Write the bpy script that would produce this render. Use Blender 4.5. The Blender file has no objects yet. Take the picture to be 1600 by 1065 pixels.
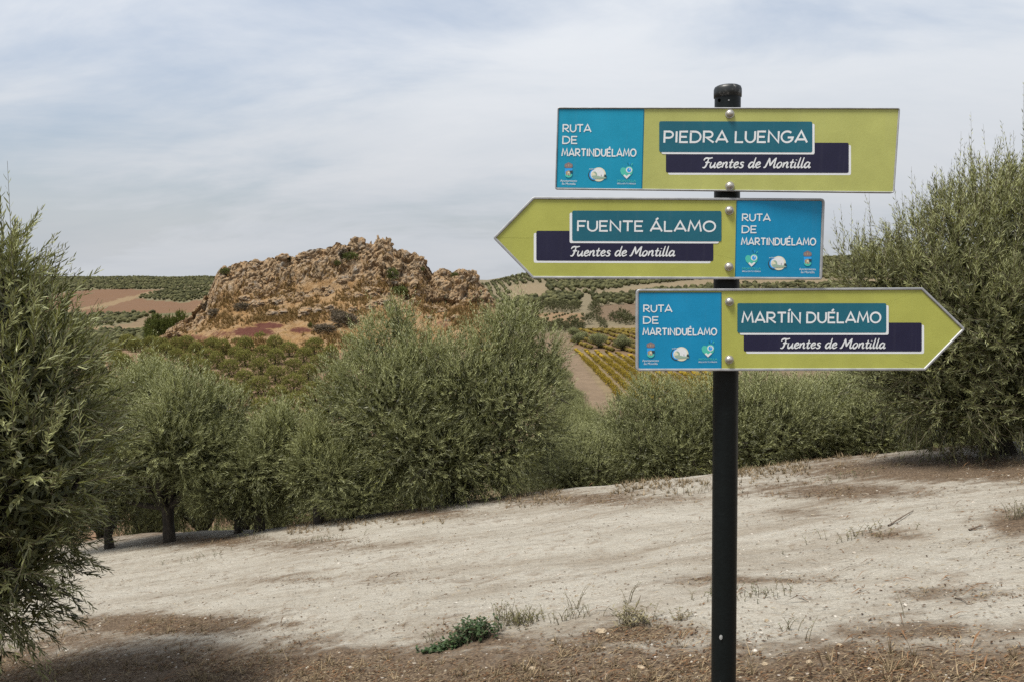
import bpy, math, random
import numpy as np
from mathutils import Vector, Matrix
R = math.radians
sc = bpy.context.scene
COL = sc.collection

# ------------------------------------------------------------------ camera, world, sun, exposure
EYE = 1.6; FPX = 1244.0; PITCH = R(4.6)
cam_d = bpy.data.cameras.new('camera'); cam = bpy.data.objects.new('camera', cam_d); COL.objects.link(cam)
cam.location = (0, 0, EYE); cam.rotation_euler = (R(90) - PITCH, 0, 0)
cam_d.sensor_width = 36; cam_d.lens = 36 * FPX / 1600; cam_d.clip_start = .05; cam_d.clip_end = 20000
sc.camera = cam
sc.cycles.use_denoising = False
SUN_EL, SUN_AZ = R(66), R(-122)          # azimuth from +Y (view direction) towards +X; negative is to the left
world = bpy.data.worlds.new('World'); sc.world = world; world.use_nodes = True
wt = world.node_tree; wt.nodes.clear()
def wn(t, **k):
    n = wt.nodes.new(t)
    for a, b in k.items(): setattr(n, a, b)
    return n
wo = wn('ShaderNodeOutputWorld'); bg = wn('ShaderNodeBackground'); bg.inputs[1].default_value = .10
sky = wn('ShaderNodeTexSky', sky_type='NISHITA', sun_disc=False, sun_elevation=SUN_EL, sun_rotation=SUN_AZ, air_density=1.0, dust_density=2.0, ozone_density=1.5)
tc = wn('ShaderNodeTexCoord'); sep = wn('ShaderNodeSeparateXYZ'); wt.links.new(tc.outputs['Generated'], sep.inputs[0])
def wm(op, a, b=None, clamp=False):
    n = wn('ShaderNodeMath', operation=op, use_clamp=clamp)
    for i, v in enumerate((a, b)):
        if v is None: continue
        if isinstance(v, (int, float)): n.inputs[i].default_value = v
        else: wt.links.new(v, n.inputs[i])
    return n.outputs[0]
zz = wm('ADD', wm('MAXIMUM', sep.outputs[2], 0.0), .30)
cmb = wn('ShaderNodeCombineXYZ')
wt.links.new(wm('DIVIDE', sep.outputs[0], zz), cmb.inputs[0]); wt.links.new(wm('DIVIDE', sep.outputs[1], zz), cmb.inputs[1])
def cloud(scale, sx, detail, rough, off):
    mp = wn('ShaderNodeMapping'); mp.inputs['Scale'].default_value = (sx, 1, 1); mp.inputs['Location'].default_value = off
    mp.inputs['Rotation'].default_value = (0, 0, R(12))
    wt.links.new(cmb.outputs[0], mp.inputs[0])
    n = wn('ShaderNodeTexNoise'); n.inputs['Scale'].default_value = scale; n.inputs['Detail'].default_value = detail; n.inputs['Roughness'].default_value = rough
    n.inputs['Distortion'].default_value = .4
    wt.links.new(mp.outputs[0], n.inputs['Vector']); return n.outputs[0]
c1 = cloud(.75, .55, 6, .52, (2.9, .1, 0)); c2 = cloud(2.6, .5, 8, .6, (4.1, 2.2, 0))
mix_f = wm('ADD', wm('MULTIPLY', c1, 1.0), wm('MULTIPLY', c2, .34))
mr = wn('ShaderNodeMapRange', interpolation_type='SMOOTHSTEP'); wt.links.new(mix_f, mr.inputs[0])
mr.inputs[1].default_value = .52; mr.inputs[2].default_value = .73; mr.inputs[3].default_value = .38; mr.inputs[4].default_value = 1.0
cr = wn('ShaderNodeMapRange'); wt.links.new(c2, cr.inputs[0]); cr.inputs[1].default_value = .3; cr.inputs[2].default_value = .7
ccol = wn('ShaderNodeMix', data_type='RGBA'); wt.links.new(cr.outputs[0], ccol.inputs[0])
ccol.inputs[6].default_value = (5.0, 5.35, 5.8, 1); ccol.inputs[7].default_value = (5.8, 6.0, 6.3, 1)
mx = wn('ShaderNodeMix', data_type='RGBA'); hz1 = wn('ShaderNodeMapRange', interpolation_type='SMOOTHSTEP'); wt.links.new(sep.outputs[2], hz1.inputs[0]); hz1.inputs[1].default_value = -.02; hz1.inputs[2].default_value = .26; hz1.inputs[3].default_value = .97; hz1.inputs[4].default_value = 0
wt.links.new(wm('MAXIMUM', mr.outputs[0], hz1.outputs[0]), mx.inputs[0])
wt.links.new(sky.outputs[0], mx.inputs[6]); wt.links.new(ccol.outputs[2], mx.inputs[7])
hzf = wn('ShaderNodeMapRange', interpolation_type='SMOOTHSTEP'); wt.links.new(sep.outputs[2], hzf.inputs[0]); hzf.inputs[1].default_value = -.02; hzf.inputs[2].default_value = .34; hzf.inputs[3].default_value = .72; hzf.inputs[4].default_value = 1
vm = wn('ShaderNodeVectorMath', operation='SCALE'); wt.links.new(mx.outputs[2], vm.inputs[0]); wt.links.new(hzf.outputs[0], vm.inputs['Scale'])
wt.links.new(vm.outputs[0], bg.inputs[0]); wt.links.new(bg.outputs[0], wo.inputs[0])
sd = bpy.data.lights.new('sun', 'SUN'); sd.energy = 3.8; sd.angle = R(16); sd.color = (1, .95, .87)
sun = bpy.data.objects.new('sun', sd); COL.objects.link(sun)
SDIR = Vector((math.sin(SUN_AZ) * math.cos(SUN_EL), math.cos(SUN_AZ) * math.cos(SUN_EL), math.sin(SUN_EL)))
sun.rotation_euler = SDIR.to_track_quat('Z', 'Y').to_euler(); sun.location = (0, 0, 50)
vs = sc.view_settings; vs.view_transform = 'Standard'; vs.look = 'None'; vs.exposure = .55; vs.gamma = 1; vs.use_curve_mapping = False

# ------------------------------------------------------------------ helpers
def ray(px, py):
    u = (px - 800) / FPX; v = (532.5 - py) / FPX
    return np.array([u, math.cos(PITCH) + v * math.sin(PITCH), -math.sin(PITCH) + v * math.cos(PITCH)])
def at(px, py, Y):
    d = ray(px, py); d = d * (Y / d[1]); return np.array([d[0], d[1], d[2] + EYE])
def pix(x, y, z):
    z = z - EYE; d = y * math.cos(PITCH) - z * math.sin(PITCH); v = y * math.sin(PITCH) + z * math.cos(PITCH)
    d = np.where(d > .05, d, .05)
    return 800 + FPX * x / d, 532.5 - FPX * v / d
def hsh(i, j, k, s):
    n = (i.astype(np.int64) * 73856093) ^ (j.astype(np.int64) * 19349663) ^ (k.astype(np.int64) * 83492791) ^ (s * 2654435761)
    n = (n ^ (n >> 13)) * 1274126177; n &= 0x7fffffff; n = ((n ^ (n >> 16)) * 69069 + 12345) & 0x7fffffff
    return (n & 0xffffff) / float(0xffffff)
def vn(P, s=0):
    I = np.floor(P); f = P - I; f = f * f * (3 - 2 * f); i, j, k = I[..., 0], I[..., 1], I[..., 2]; o = 0
    for a in (0, 1):
        for b in (0, 1):
            for c in (0, 1):
                w = (f[..., 0] if a else 1 - f[..., 0]) * (f[..., 1] if b else 1 - f[..., 1]) * (f[..., 2] if c else 1 - f[..., 2])
                o = o + w * hsh(i + a, j + b, k + c, s)
    return o
def fbm(P, oct=4, s=0, rough=.5):
    a, t, o = 1, 0, 0
    for q in range(oct): o = o + a * vn(P * 2 ** q + 17.3 * q, s + q); t += a; a *= rough
    return o / t
def worley(P, s=0):
    I = np.floor(P); f1 = np.full(P.shape[:-1], 9.); f2 = f1.copy(); hid = f1.copy()
    for a in (-1, 0, 1):
        for b in (-1, 0, 1):
            for c in (-1, 0, 1):
                J = I + np.array([a, b, c]); i, j, k = J[..., 0], J[..., 1], J[..., 2]
                d = np.sqrt((J[..., 0] + hsh(i, j, k, s) - P[..., 0]) ** 2 + (J[..., 1] + hsh(i, j, k, s + 1) - P[..., 1]) ** 2 + (J[..., 2] + hsh(i, j, k, s + 2) - P[..., 2]) ** 2)
                m = d < f1; f2 = np.where(m, f1, np.minimum(f2, d)); hid = np.where(m, hsh(i, j, k, s + 3), hid); f1 = np.minimum(f1, d)
    return f1, f2, hid
def mesh_np(name, V, faces, mats, mid=None, attrs=None, smooth=False):
    """faces: list of (n,k) index arrays; mid: list of material index (int or array) per array"""
    V = np.asarray(V, np.float32); me = bpy.data.meshes.new(name); me.vertices.add(len(V)); me.vertices.foreach_set('co', V.ravel())
    faces = [np.asarray(f, np.int32) for f in faces if len(f)]
    li = np.concatenate([f.ravel() for f in faces]); tot = np.concatenate([np.full(len(f), f.shape[1], np.int32) for f in faces])
    me.loops.add(len(li)); me.loops.foreach_set('vertex_index', li)
    me.polygons.add(len(tot)); me.polygons.foreach_set('loop_start', np.concatenate([[0], np.cumsum(tot)[:-1]]).astype(np.int32)); me.polygons.foreach_set('loop_total', tot)
    for m in (mats if isinstance(mats, (list, tuple)) else [mats]): me.materials.append(m)
    if mid is not None:
        me.polygons.foreach_set('material_index', np.concatenate([np.full(len(f), 0, np.int32) + np.asarray(m, np.int32) for f, m in zip(faces, mid)]).astype(np.int32))
    me.polygons.foreach_set('use_smooth', np.full(len(tot), smooth))
    for k, v in (attrs or {}).items():
        v = np.asarray(v, np.float32)
        if v.ndim == 1: a = me.attributes.new(k, 'FLOAT', 'POINT'); a.data.foreach_set('value', v)
        else: a = me.attributes.new(k, 'FLOAT_COLOR', 'POINT'); a.data.foreach_set('color', v.ravel())
    me.update(calc_edges=True); return me
def link(name, me, parent=None, loc=None, rz=None, s=None):
    o = bpy.data.objects.new(name, me); COL.objects.link(o)
    if parent is not None: o.parent = parent
    if loc is not None: o.location = loc
    if rz is not None: o.rotation_euler = (0, 0, rz)
    if s is not None: o.scale = s if hasattr(s, '__len__') else (s, s, s)
    return o
def tag(o, label=None, cat=None, group=None, kind=None):
    for k, v in (('label', label), ('category', cat), ('group', group), ('kind', kind)):
        if v: o[k] = v
    return o
def mat(name):
    m = bpy.data.materials.new(name); m.use_nodes = True; nt = m.node_tree; b = nt.nodes['Principled BSDF']; return m, nt, b
def N(nt, t, ins=None, **k):
    n = nt.nodes.new(t)
    for a, v in k.items(): setattr(n, a, v)
    for a, v in (ins or {}).items():
        if isinstance(v, bpy.types.NodeSocket): nt.links.new(v, n.inputs[a])
        else: n.inputs[a].default_value = v
    return n
def noise(nt, scale, detail=4, rough=.55, vec=None, out=0, stretch=None):
    if vec is None: vec = N(nt, 'ShaderNodeTexCoord').outputs['Object']
    if stretch: vec = N(nt, 'ShaderNodeMapping', {'Vector': vec, 'Scale': stretch}).outputs[0]
    return N(nt, 'ShaderNodeTexNoise', {'Vector': vec, 'Scale': scale, 'Detail': detail, 'Roughness': rough}).outputs[out]
def ramp(nt, fac, stops, mode='LINEAR'):
    n = N(nt, 'ShaderNodeValToRGB', {'Fac': fac}); cr = n.color_ramp; cr.interpolation = mode
    while len(cr.elements) < len(stops): cr.elements.new(.5)
    for e, (p, c) in zip(cr.elements, stops): e.position = p; e.color = (*c, 1) if len(c) == 3 else c
    return n.outputs[0]
def mixc(nt, f, a, b, mode='MIX'):
    n = N(nt, 'ShaderNodeMix', data_type='RGBA', blend_type=mode)
    for i, v in ((0, f), (6, a), (7, b)):
        if isinstance(v, bpy.types.NodeSocket): nt.links.new(v, n.inputs[i])
        else: n.inputs[i].default_value = (*v, 1) if hasattr(v, '__len__') and len(v) == 3 else v
    return n.outputs[2]
def mth(nt, op, a, b=0., clamp=False):
    n = N(nt, 'ShaderNodeMath', operation=op, use_clamp=clamp)
    for i, v in ((0, a), (1, b)):
        if isinstance(v, bpy.types.NodeSocket): nt.links.new(v, n.inputs[i])
        else: n.inputs[i].default_value = v
    return n.outputs[0]
def rng(nt, v, a, b, c=0., d=1.):
    return N(nt, 'ShaderNodeMapRange', {0: v, 1: a, 2: b, 3: c, 4: d}, interpolation_type='SMOOTHSTEP').outputs[0]
def bump(nt, b, h, dist, strength=1.):
    n = N(nt, 'ShaderNodeBump', {'Height': h, 'Distance': dist, 'Strength': strength}); nt.links.new(n.outputs[0], b.inputs['Normal'])
def attr(nt, name, out='Fac'): return N(nt, 'ShaderNodeAttribute', attribute_name=name).outputs[out]
def plain(name, col, rough=.5, metal=0, var=0., scale=40, spec=.5):
    m, nt, b = mat(name); b.inputs['Roughness'].default_value = rough; b.inputs['Metallic'].default_value = metal; b.inputs['Specular IOR Level'].default_value = spec
    if var:
        n = noise(nt, scale, 5, .6); c = ramp(nt, n, [(.3, tuple(x * (1 - var) for x in col)), (.7, tuple(min(1, x * (1 + var)) for x in col))])
        nt.links.new(c, b.inputs['Base Color'])
    else: b.inputs['Base Color'].default_value = (*col, 1)
    return m
def inpoly(px, py, poly):
    c = np.zeros(np.shape(px), bool); n = len(poly)
    for i in range(n):
        x1, y1 = poly[i]; x2, y2 = poly[(i + 1) % n]
        if y1 == y2: continue
        m = ((y1 > py) != (y2 > py)) & (px < (x2 - x1) * (py - y1) / (y2 - y1) + x1); c ^= m
    return c

# ------------------------------------------------------------------ terrain
TY = np.array([45, 60, 80, 100, 120, 150, 170, 230, 260, 350, 450, 550, 700, 850, 1000, 1300, 1700, 2500, 6000.])
LY = np.log(TY)
UC = np.array([-.62, -.42, -.30, -.10, .05, .15, .40, .62])
ZL = [-14.5, -16.5, -16.8, -15.6, -14.4, -12.6, -14, -21, -25, -31, -34.5, -35.6, -32.5, -28, -22.5, -12.5, .3, -35, -90]
ZM = [-14.5, -16, -16.4, -15.4, -14.2, -12.4, -12.2, -14, -16, -22, -24, -22, -16, -12, -10, -6, -2, -20, -90]
ZR = [-13.5, -14.6, -13.9, -13, -12.6, -12.5, -12.7, -13.6, -12.4, -9, -6.2, -2.4, 3.4, 6.5, 5, -4, -15, -30, -90]
ZF = [-13, -14.4, -13.8, -13, -12.6, -12.4, -12.5, -12.6, -11.8, -7.0, -.6, 7.4, 17.6, 22, 20, 10, 0, -20, -90]
TAB = np.array([ZL, ZL, ZM, ZM, ZR, ZR, ZF, ZF])
def height(x, y):
    x = np.asarray(x, float); y = np.asarray(y, float)
    xs = 26 * np.tanh(x / 26); yn = np.clip(y, -60, 80)
    h = .16 * xs - .125 * yn - .0015 * np.maximum(yn, 0) ** 2
    y0 = np.interp(xs, [-12, -7, -4, -2, 0, 1, 2, 3, 4, 5, 6, 7], [15.5, 14.8, 12.2, 11.9, 11.75, 11.3, 10.85, 10.3, 10.15, 9.75, 9.2, 8.9])
    d = np.maximum(yn - y0, 0); h = h - .27 * (np.sqrt(d * d + 1.1) - 1.05)
    yy = np.maximum(y, 20.); u = np.clip(x / yy, UC[0], UC[-1]); ly = np.clip(np.log(yy), LY[0], LY[-1])
    ui = np.interp(u, UC, np.arange(len(UC))); i = np.clip(ui.astype(int), 0, len(UC) - 2); f = ui - i; f = f * f * (3 - 2 * f)
    cols = np.array([np.interp(ly, LY, t) for t in TAB]).reshape((len(UC),) + ly.shape)
    t = np.take_along_axis(cols, i[None], 0)[0] * (1 - f) + np.take_along_axis(cols, (i + 1)[None], 0)[0] * f
    w = np.clip((y - 26) / 30, 0, 1); w = w * w * (3 - 2 * w)
    h = h * (1 - w) + t * w
    P = np.stack([x, y, 0 * x], -1)
    h = h + (fbm(P * .9, 3, 5) - .5) * .10 * np.clip(1.2 - np.abs(y - 6) / 20, 0, 1) + (fbm(P * 4.2, 3, 9) - .5) * .035 * np.clip(1.1 - y / 18, 0, 1) + (fbm(P * .02, 3, 2) - .5) * np.clip((y - 60) / 200, 0, 1) * 5
    return h
def ground_at(px, py, lo=1.5, hi=60):
    d = ray(px, py); ys = np.geomspace(lo, hi, 3000); P = d[None] * (ys / d[1])[:, None]; z = P[:, 2] + EYE
    s = z < height(P[:, 0], P[:, 1]); k = int(np.argmax(s)) if s.any() else int(np.argmin(np.where(ys < 25, z - height(P[:, 0], P[:, 1]), 99)))
    return np.array([P[k, 0], P[k, 1], float(height(P[k, 0], P[k, 1]))])
def hz(x, y): return float(height(np.array([x]), np.array([y]))[0])

# fields beyond the valley, outlined where they lie
Z_OLIVE_L = [[(30, 428), (345, 428), (340, 448), (262, 452), (150, 453), (75, 462), (40, 470)], [(212, 466), (262, 452), (345, 449), (335, 464), (282, 473)],
             [(95, 494), (243, 489), (208, 504), (112, 516), (60, 516)], [(90, 519), (232, 516), (232, 545), (90, 550)]]
Z_BROWN_L = [[(40, 470), (150, 453), (262, 452), (212, 466), (282, 473), (335, 464), (335, 486), (230, 491), (60, 494)]]
Z_OLIVE_R = [[(735, 420), (858, 420), (858, 443), (797, 446), (797, 470), (735, 470)], [(858, 400), (1500, 380), (1500, 436), (1100, 437), (990, 447), (925, 458), (858, 462)],
             [(830, 464), (925, 462), (925, 490), (840, 489)], [(930, 465), (1100, 446), (1400, 441), (1400, 470), (1000, 470), (932, 479)], [(920, 500), (1020, 492), (1020, 504), (925, 508)],
             [(880, 470), (935, 480), (935, 512), (905, 515), (885, 500)], [(905, 505), (1300, 496), (1300, 508), (905, 514)]]
Z_THIN_R = [[(835, 489), (915, 489), (915, 506), (850, 512)]]
Z_TAN_R = [[(797, 446), (855, 442), (855, 463), (797, 467)], [(925, 458), (990, 447), (1100, 437), (1500, 436), (1500, 441), (1100, 446), (925, 464)], [(925, 509), (1200, 504), (1200, 512), (915, 516)]]
Z_VINE2 = [(905, 517), (1200, 512), (1200, 556), (990, 556), (955, 549), (890, 541)]
Z_VINE1 = [(899, 549), (940, 551), (1010, 560), (1120, 580), (1180, 640), (958, 632), (930, 594)]
Z_TRACK = [(874, 548), (897, 548), (955, 632), (905, 632)]

rings = np.concatenate([np.linspace(.4, 2.8, 14), np.geomspace(2.9, 15, 200), np.geomspace(15.2, 60, 60), np.geomspace(61, 1750, 190), np.geomspace(1800, 6500, 14)])
ang = np.concatenate([np.linspace(R(-180), R(-36), 30, endpoint=False), np.linspace(R(-36), R(36), 460), np.linspace(R(36), R(180), 30, endpoint=False)[1:]])
RR, AA = np.meshgrid(rings, ang, indexing='ij'); GX, GY = RR * np.sin(AA), RR * np.cos(AA); GZ = height(GX, GY)
PX, PY = pix(GX, GY, GZ); PX = np.where(GY > .5, PX, -999)
c = np.zeros(GX.shape + (4,)); c[..., 3] = 1
def paint(m, col):
    m = np.asarray(m, float)[..., None]; c[..., :3] = c[..., :3] * (1 - m) + np.array(col) * (.68 if col[0] > .2 else .78) * m
G3 = np.stack([GX, GY, 0 * GX], -1); nb = fbm(G3 * .012, 4, 31); nw = fbm(G3 * .05, 3, 37)
jx, jy = PX + (nw - .5) * 10, PY + (nb - .5) * 5
c[..., :3] = np.array([.145, .108, .066]); 
far = GY > 200
paint(far & (PX < 720), (.20, .145, .085)); 
for p in Z_OLIVE_L: paint(far & inpoly(jx, jy, p), (.17, .15, .085))
for p in Z_BROWN_L: paint(far & inpoly(jx, jy, p), (.17, .098, .055))
paint(far & inpoly(jx, jy, [(90, 488), (160, 474), (205, 462), (250, 453), (262, 453), (215, 466), (165, 479), (100, 492)]), (.27, .19, .105))
paint(far & inpoly(jx, jy, [(60, 496), (340, 487), (340, 492), (60, 500)]), (.13, .12, .06))
paint(far & (PX < 320) & (PY > 511) & (PY < 517), (.28, .20, .11))
paint(far & (PX < 320) & (PY > 524) & (PY < 528), (.29, .18, .10))
paint(far & (PX > 730), (.19, .158, .098))
paint(far & inpoly(jx, jy, [(930, 477), (1100, 468), (1300, 460), (1300, 496), (935, 501)]), (.16, .112, .070))
for p in Z_THIN_R: paint(far & inpoly(jx, jy, p), (.27, .18, .10))
for p in Z_TAN_R: paint(far & inpoly(jx, jy, p), (.25, .195, .118))
vy = (GY > 70) & (GX > 0)
paint(vy & inpoly(jx, jy, Z_VINE2), (.19, .125, .07)); paint(vy & inpoly(PX, PY, Z_VINE1), (.25, .19, .11)); paint(vy & inpoly(jx, jy, Z_TRACK), (.24, .175, .115))
orch = (GY > 45) & (GY < 175) & (PX < 640); paint(orch, (.27, .175, .11))
near = np.clip(1 - (GY - 24) / 25, 0, 1); near = np.where(GY < 0, 1, near)
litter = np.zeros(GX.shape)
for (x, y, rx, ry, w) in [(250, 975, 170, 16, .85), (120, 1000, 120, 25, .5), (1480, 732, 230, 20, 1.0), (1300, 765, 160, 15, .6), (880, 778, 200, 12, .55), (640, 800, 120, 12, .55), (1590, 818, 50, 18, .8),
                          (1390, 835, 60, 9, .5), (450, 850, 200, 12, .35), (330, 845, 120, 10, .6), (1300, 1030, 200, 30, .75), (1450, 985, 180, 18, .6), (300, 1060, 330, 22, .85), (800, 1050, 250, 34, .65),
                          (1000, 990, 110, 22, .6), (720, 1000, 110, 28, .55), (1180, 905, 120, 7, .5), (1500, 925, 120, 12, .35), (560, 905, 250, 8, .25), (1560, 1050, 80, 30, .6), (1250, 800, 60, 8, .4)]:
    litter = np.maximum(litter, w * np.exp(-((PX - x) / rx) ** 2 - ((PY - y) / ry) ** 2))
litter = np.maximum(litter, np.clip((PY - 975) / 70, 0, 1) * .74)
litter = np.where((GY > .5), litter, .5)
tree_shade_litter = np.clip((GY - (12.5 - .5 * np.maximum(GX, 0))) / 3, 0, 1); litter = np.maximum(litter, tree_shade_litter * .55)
c[..., 3] = near
nr, na = GX.shape; idx = np.arange(nr * na).reshape(nr, na); idn = np.roll(idx, -1, 1)
Q = np.stack([idx[:-1], idx[1:], idn[1:], idn[:-1]], -1).reshape(-1, 4)
cen = len(GX.ravel()); tri = np.stack([np.full(na, cen), idx[0], idn[0]], -1)
gv = np.concatenate([np.stack([GX, GY, GZ], -1).reshape(-1, 3), [[0, 0, hz(0, 0)]]])
m_ground, nt, b = mat('ground_soil')
oc = N(nt, 'ShaderNodeTexCoord').outputs['Object']
nA = noise(nt, 1.2, 10, .68, oc, stretch=(.65, 1.4, 1)); nB = noise(nt, 9, 6, .62, oc); nC = noise(nt, 60, 5, .65, oc); nD = noise(nt, 2.4, 9, .70, oc, stretch=(.42, 1.4, 1))
chalk = ramp(nt, nA, [(.30, (.232, .204, .160)), (.46, (.320, .298, .248)), (.60, (.400, .380, .328))])
chalk = mixc(nt, .55, chalk, ramp(nt, nC, [(.3, (.184, .160, .124)), (.5, (.352, .324, .272)), (.72, (.488, .464, .412))]), 'MIX')
chalk = mixc(nt, rng(nt, nB, .5, .75, 0, .5), chalk, (.28, .235, .18)); nE = noise(nt, .9, 9, .70, oc, stretch=(.5, 1.7, 1)); chalk = mixc(nt, rng(nt, nE, .46, .66, 0, .75), chalk, mixc(nt, nC, (.152, .124, .092), (.304, .264, .208)))
lit = attr(nt, 'litter')
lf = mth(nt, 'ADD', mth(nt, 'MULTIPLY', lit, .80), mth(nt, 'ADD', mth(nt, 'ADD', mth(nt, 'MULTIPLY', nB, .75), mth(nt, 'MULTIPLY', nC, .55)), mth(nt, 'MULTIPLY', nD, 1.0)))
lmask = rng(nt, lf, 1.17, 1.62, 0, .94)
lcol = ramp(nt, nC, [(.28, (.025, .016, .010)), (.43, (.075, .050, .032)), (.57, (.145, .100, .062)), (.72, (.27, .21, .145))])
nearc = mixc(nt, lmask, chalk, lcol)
vc = N(nt, 'ShaderNodeAttribute', attribute_name='Col')
fn = noise(nt, .6, 6, .6, oc); farc = mixc(nt, .6, vc.outputs['Color'], ramp(nt, fn, [(.3, (.35, .35, .35)), (.7, (.65, .65, .65))]), 'OVERLAY')
nt.links.new(mixc(nt, vc.outputs['Alpha'], farc, nearc), b.inputs['Base Color']); b.inputs['Roughness'].default_value = .95; b.inputs['Specular IOR Level'].default_value = .15
hh = mth(nt, 'ADD', mth(nt, 'MULTIPLY', nC, .25), mth(nt, 'ADD', nB, nD)); bump(nt, b, hh, .062, .9)
gm = mesh_np('ground', gv, [Q, tri], m_ground, attrs={'Col': np.concatenate([c.reshape(-1, 4), [[.5, .45, .4, 1]]]), 'litter': np.concatenate([litter.ravel(), [.4]])}, smooth=True)
tag(link('ground', gm), kind='structure')

# ------------------------------------------------------------------ rocky hill and outcrop
SIL = np.array([(205, 548), (232, 539), (262, 520), (300, 496), (318, 478), (335, 447), (343, 425), (347, 419), (362, 415), (378, 409), (398, 407), (408, 409), (425, 402), (440, 398), (452, 399), (462, 402), (476, 397), (500, 391),
                (512, 392), (522, 386), (532, 383), (545, 386), (553, 381), (566, 379), (576, 383), (583, 385), (590, 379), (600, 377), (610, 381), (614, 392), (622, 396), (631, 394), (641, 404), (648, 399), (655, 403), (664, 416), (675, 430),
                (684, 427), (695, 423), (707, 431), (718, 424), (732, 424), (744, 430), (752, 445), (762, 460), (772, 470), (785, 500), (800, 530), (830, 556)], float)
YR = 188.; nx, ns = 540, 210
pxs = np.linspace(208, 828, nx); tp = np.interp(pxs, SIL[:, 0], SIL[:, 1])
ridge = np.array([at(a, b2, YR) for a, b2 in zip(pxs, tp)])
S = np.linspace(0, 1, ns); S = np.where(S < .8, S, S)
fs = np.interp(S, [0, .22, .40, .50, .57, .70, .78, .84, 1], [0, .20, .36, .47, .56, .84, 1, .93, 0])
ysf = np.interp(S, [0, .22, .40, .50, .57, .70, .78, .84, 1], [147, 160, 169, 175, 179.5, 183.5, 187, 193, 222])
HX = np.zeros((nx, ns)); HY = np.zeros((nx, ns)); HZ = np.zeros((nx, ns))
for i in range(nx):
    zt = ridge[i, 2]; u = (pxs[i] - 800) / FPX
    k = np.clip((zt + 12.5) / 14, .12, 1); y = 150 + (ysf - 150) * (.55 + .45 * k); y = np.where(S <= .78, y, y)
    y = y + (187 - np.interp(.78, S, y)) * np.clip(S / .78, 0, 1)
    HY[i] = y; HX[i] = u * y
    base = height(HX[i], HY[i]) - .9
    HZ[i] = base * (1 - fs) + zt * fs
P = np.stack([HX, HY, HZ], -1)
big = fbm(P * .07, 3, 51)
leftw = np.clip((345 - pxs) / 60, 0, 1)[:, None] * .22
wr = np.clip((np.broadcast_to(S, HX.shape) + (big - .5) * .34 - .46 - leftw) / .07, 0, 1) * np.clip((1.02 - S) / .2, 0, 1)
gr = np.clip((fbm(P * np.array([.16, .16, .3]), 4, 61) - .47) / .05, 0, 1) * np.clip(1 - (S - .60) / .12, 0, 1)      # grassy ledges between the lower rocks
wr = wr * (1 - .85 * gr)
Pw = P + (np.stack([fbm(P * .35, 3, 71), fbm(P * .35, 3, 72), fbm(P * .35, 3, 73)], -1) - .5) * 3
f1, f2, hid = worley(Pw * np.array([.17, .17, .105]), 81); e1 = np.clip((f2 - f1) / .22, 0, 1)
g1, g2, gid = worley(Pw * np.array([.46, .46, .30]), 91); e2 = np.clip((g2 - g1) / .22, 0, 1)
k1, k2, kid = worley(Pw * np.array([1.15, 1.15, .8]), 95); e3 = np.clip((k2 - k1) / .25, 0, 1)
fine = fbm(P * 1.6, 4, 99, .6)
crk = np.abs(fbm(P * np.array([.5, .5, .16]), 3, 103) - .5) * 2
disp = (hid - .55) * 2.6 + e1 * .8 + (gid - .5) * .8 + e2 * .35 + (kid - .5) * .15 + e3 * .08 + (fine - .5) * 1.1 + np.clip(crk / .14, 0, 1) * .7 - .7
nrm = np.array([0, -.86, .5]); D = wr * disp
P = P + D[..., None] * nrm
P[..., 0] += wr * ((gid - .5) * .8 + (fbm(P * .8, 3, 97) - .5) * .8)
P[..., 2] += (1 - wr) * ((fbm(P * .5, 4, 47) - .5) * .9)
red = np.zeros(HX.shape); rpx, rpy = pix(P[..., 0], P[..., 1], P[..., 2])
for (x, y, rx, ry, w) in [(396, 519, 40, 9, 1.1), (420, 509, 26, 6, 1.1), (470, 516, 22, 6, .9), (300, 528, 40, 8, .7), (500, 508, 16, 5, .5), (690, 506, 26, 9, .6), (350, 522, 40, 8, .6), (720, 530, 30, 8, .5)]:
    red = np.maximum(red, w * np.exp(-(((rpx - x) / rx) ** 2 + ((rpy - y) / ry) ** 2) ** 1.5))
m_rock, nt, b = mat('limestone'); oc = N(nt, 'ShaderNodeTexCoord').outputs['Object']
n1 = noise(nt, .35, 8, .62, oc); n2 = noise(nt, 2.2, 8, .68, oc); n3 = noise(nt, .9, 7, .65, oc, stretch=(1, 1, .4))
rock = ramp(nt, n1, [(.33, (.195, .155, .11)), (.5, (.31, .22, .13)), (.66, (.24, .215, .18))])
rock = mixc(nt, .65, rock, ramp(nt, n2, [(.3, (.2, .2, .2)), (.5, (.5, .5, .5)), (.72, (.85, .83, .8))]), 'OVERLAY')
rock = mixc(nt, rng(nt, n3, .52, .64, 0, .55), rock, (.27, .155, .07))
grass = ramp(nt, n2, [(.3, (.12, .07, .028)), (.5, (.235, .14, .062)), (.7, (.34, .22, .105))])
earth = mixc(nt, rng(nt, n1, .42, .6), grass, (.28, .19, .105))
redc = mixc(nt, n2, (.05, .016, .015), (.14, .06, .04))
w = attr(nt, 'rock'); geo = N(nt, 'ShaderNodeNewGeometry'); nz = N(nt, 'ShaderNodeSeparateXYZ', {0: geo.outputs['Normal']}).outputs[2]
flat = mth(nt, 'MULTIPLY', rng(nt, nz, .74, .93), rng(nt, n3, .36, .56, 0, .75))
cc = mixc(nt, flat, rock, grass)
cc = mixc(nt, rng(nt, mth(nt, 'ADD', w, mth(nt, 'MULTIPLY', n2, .5)), .45, .75), earth, cc)
cc = mixc(nt, rng(nt, mth(nt, 'ADD', mth(nt, 'MULTIPLY', attr(nt, 'red'), .7), mth(nt, 'ADD', mth(nt, 'MULTIPLY', n2, .8), mth(nt, 'MULTIPLY', n3, .9))), 1.12, 1.42), cc, redc)
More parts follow.
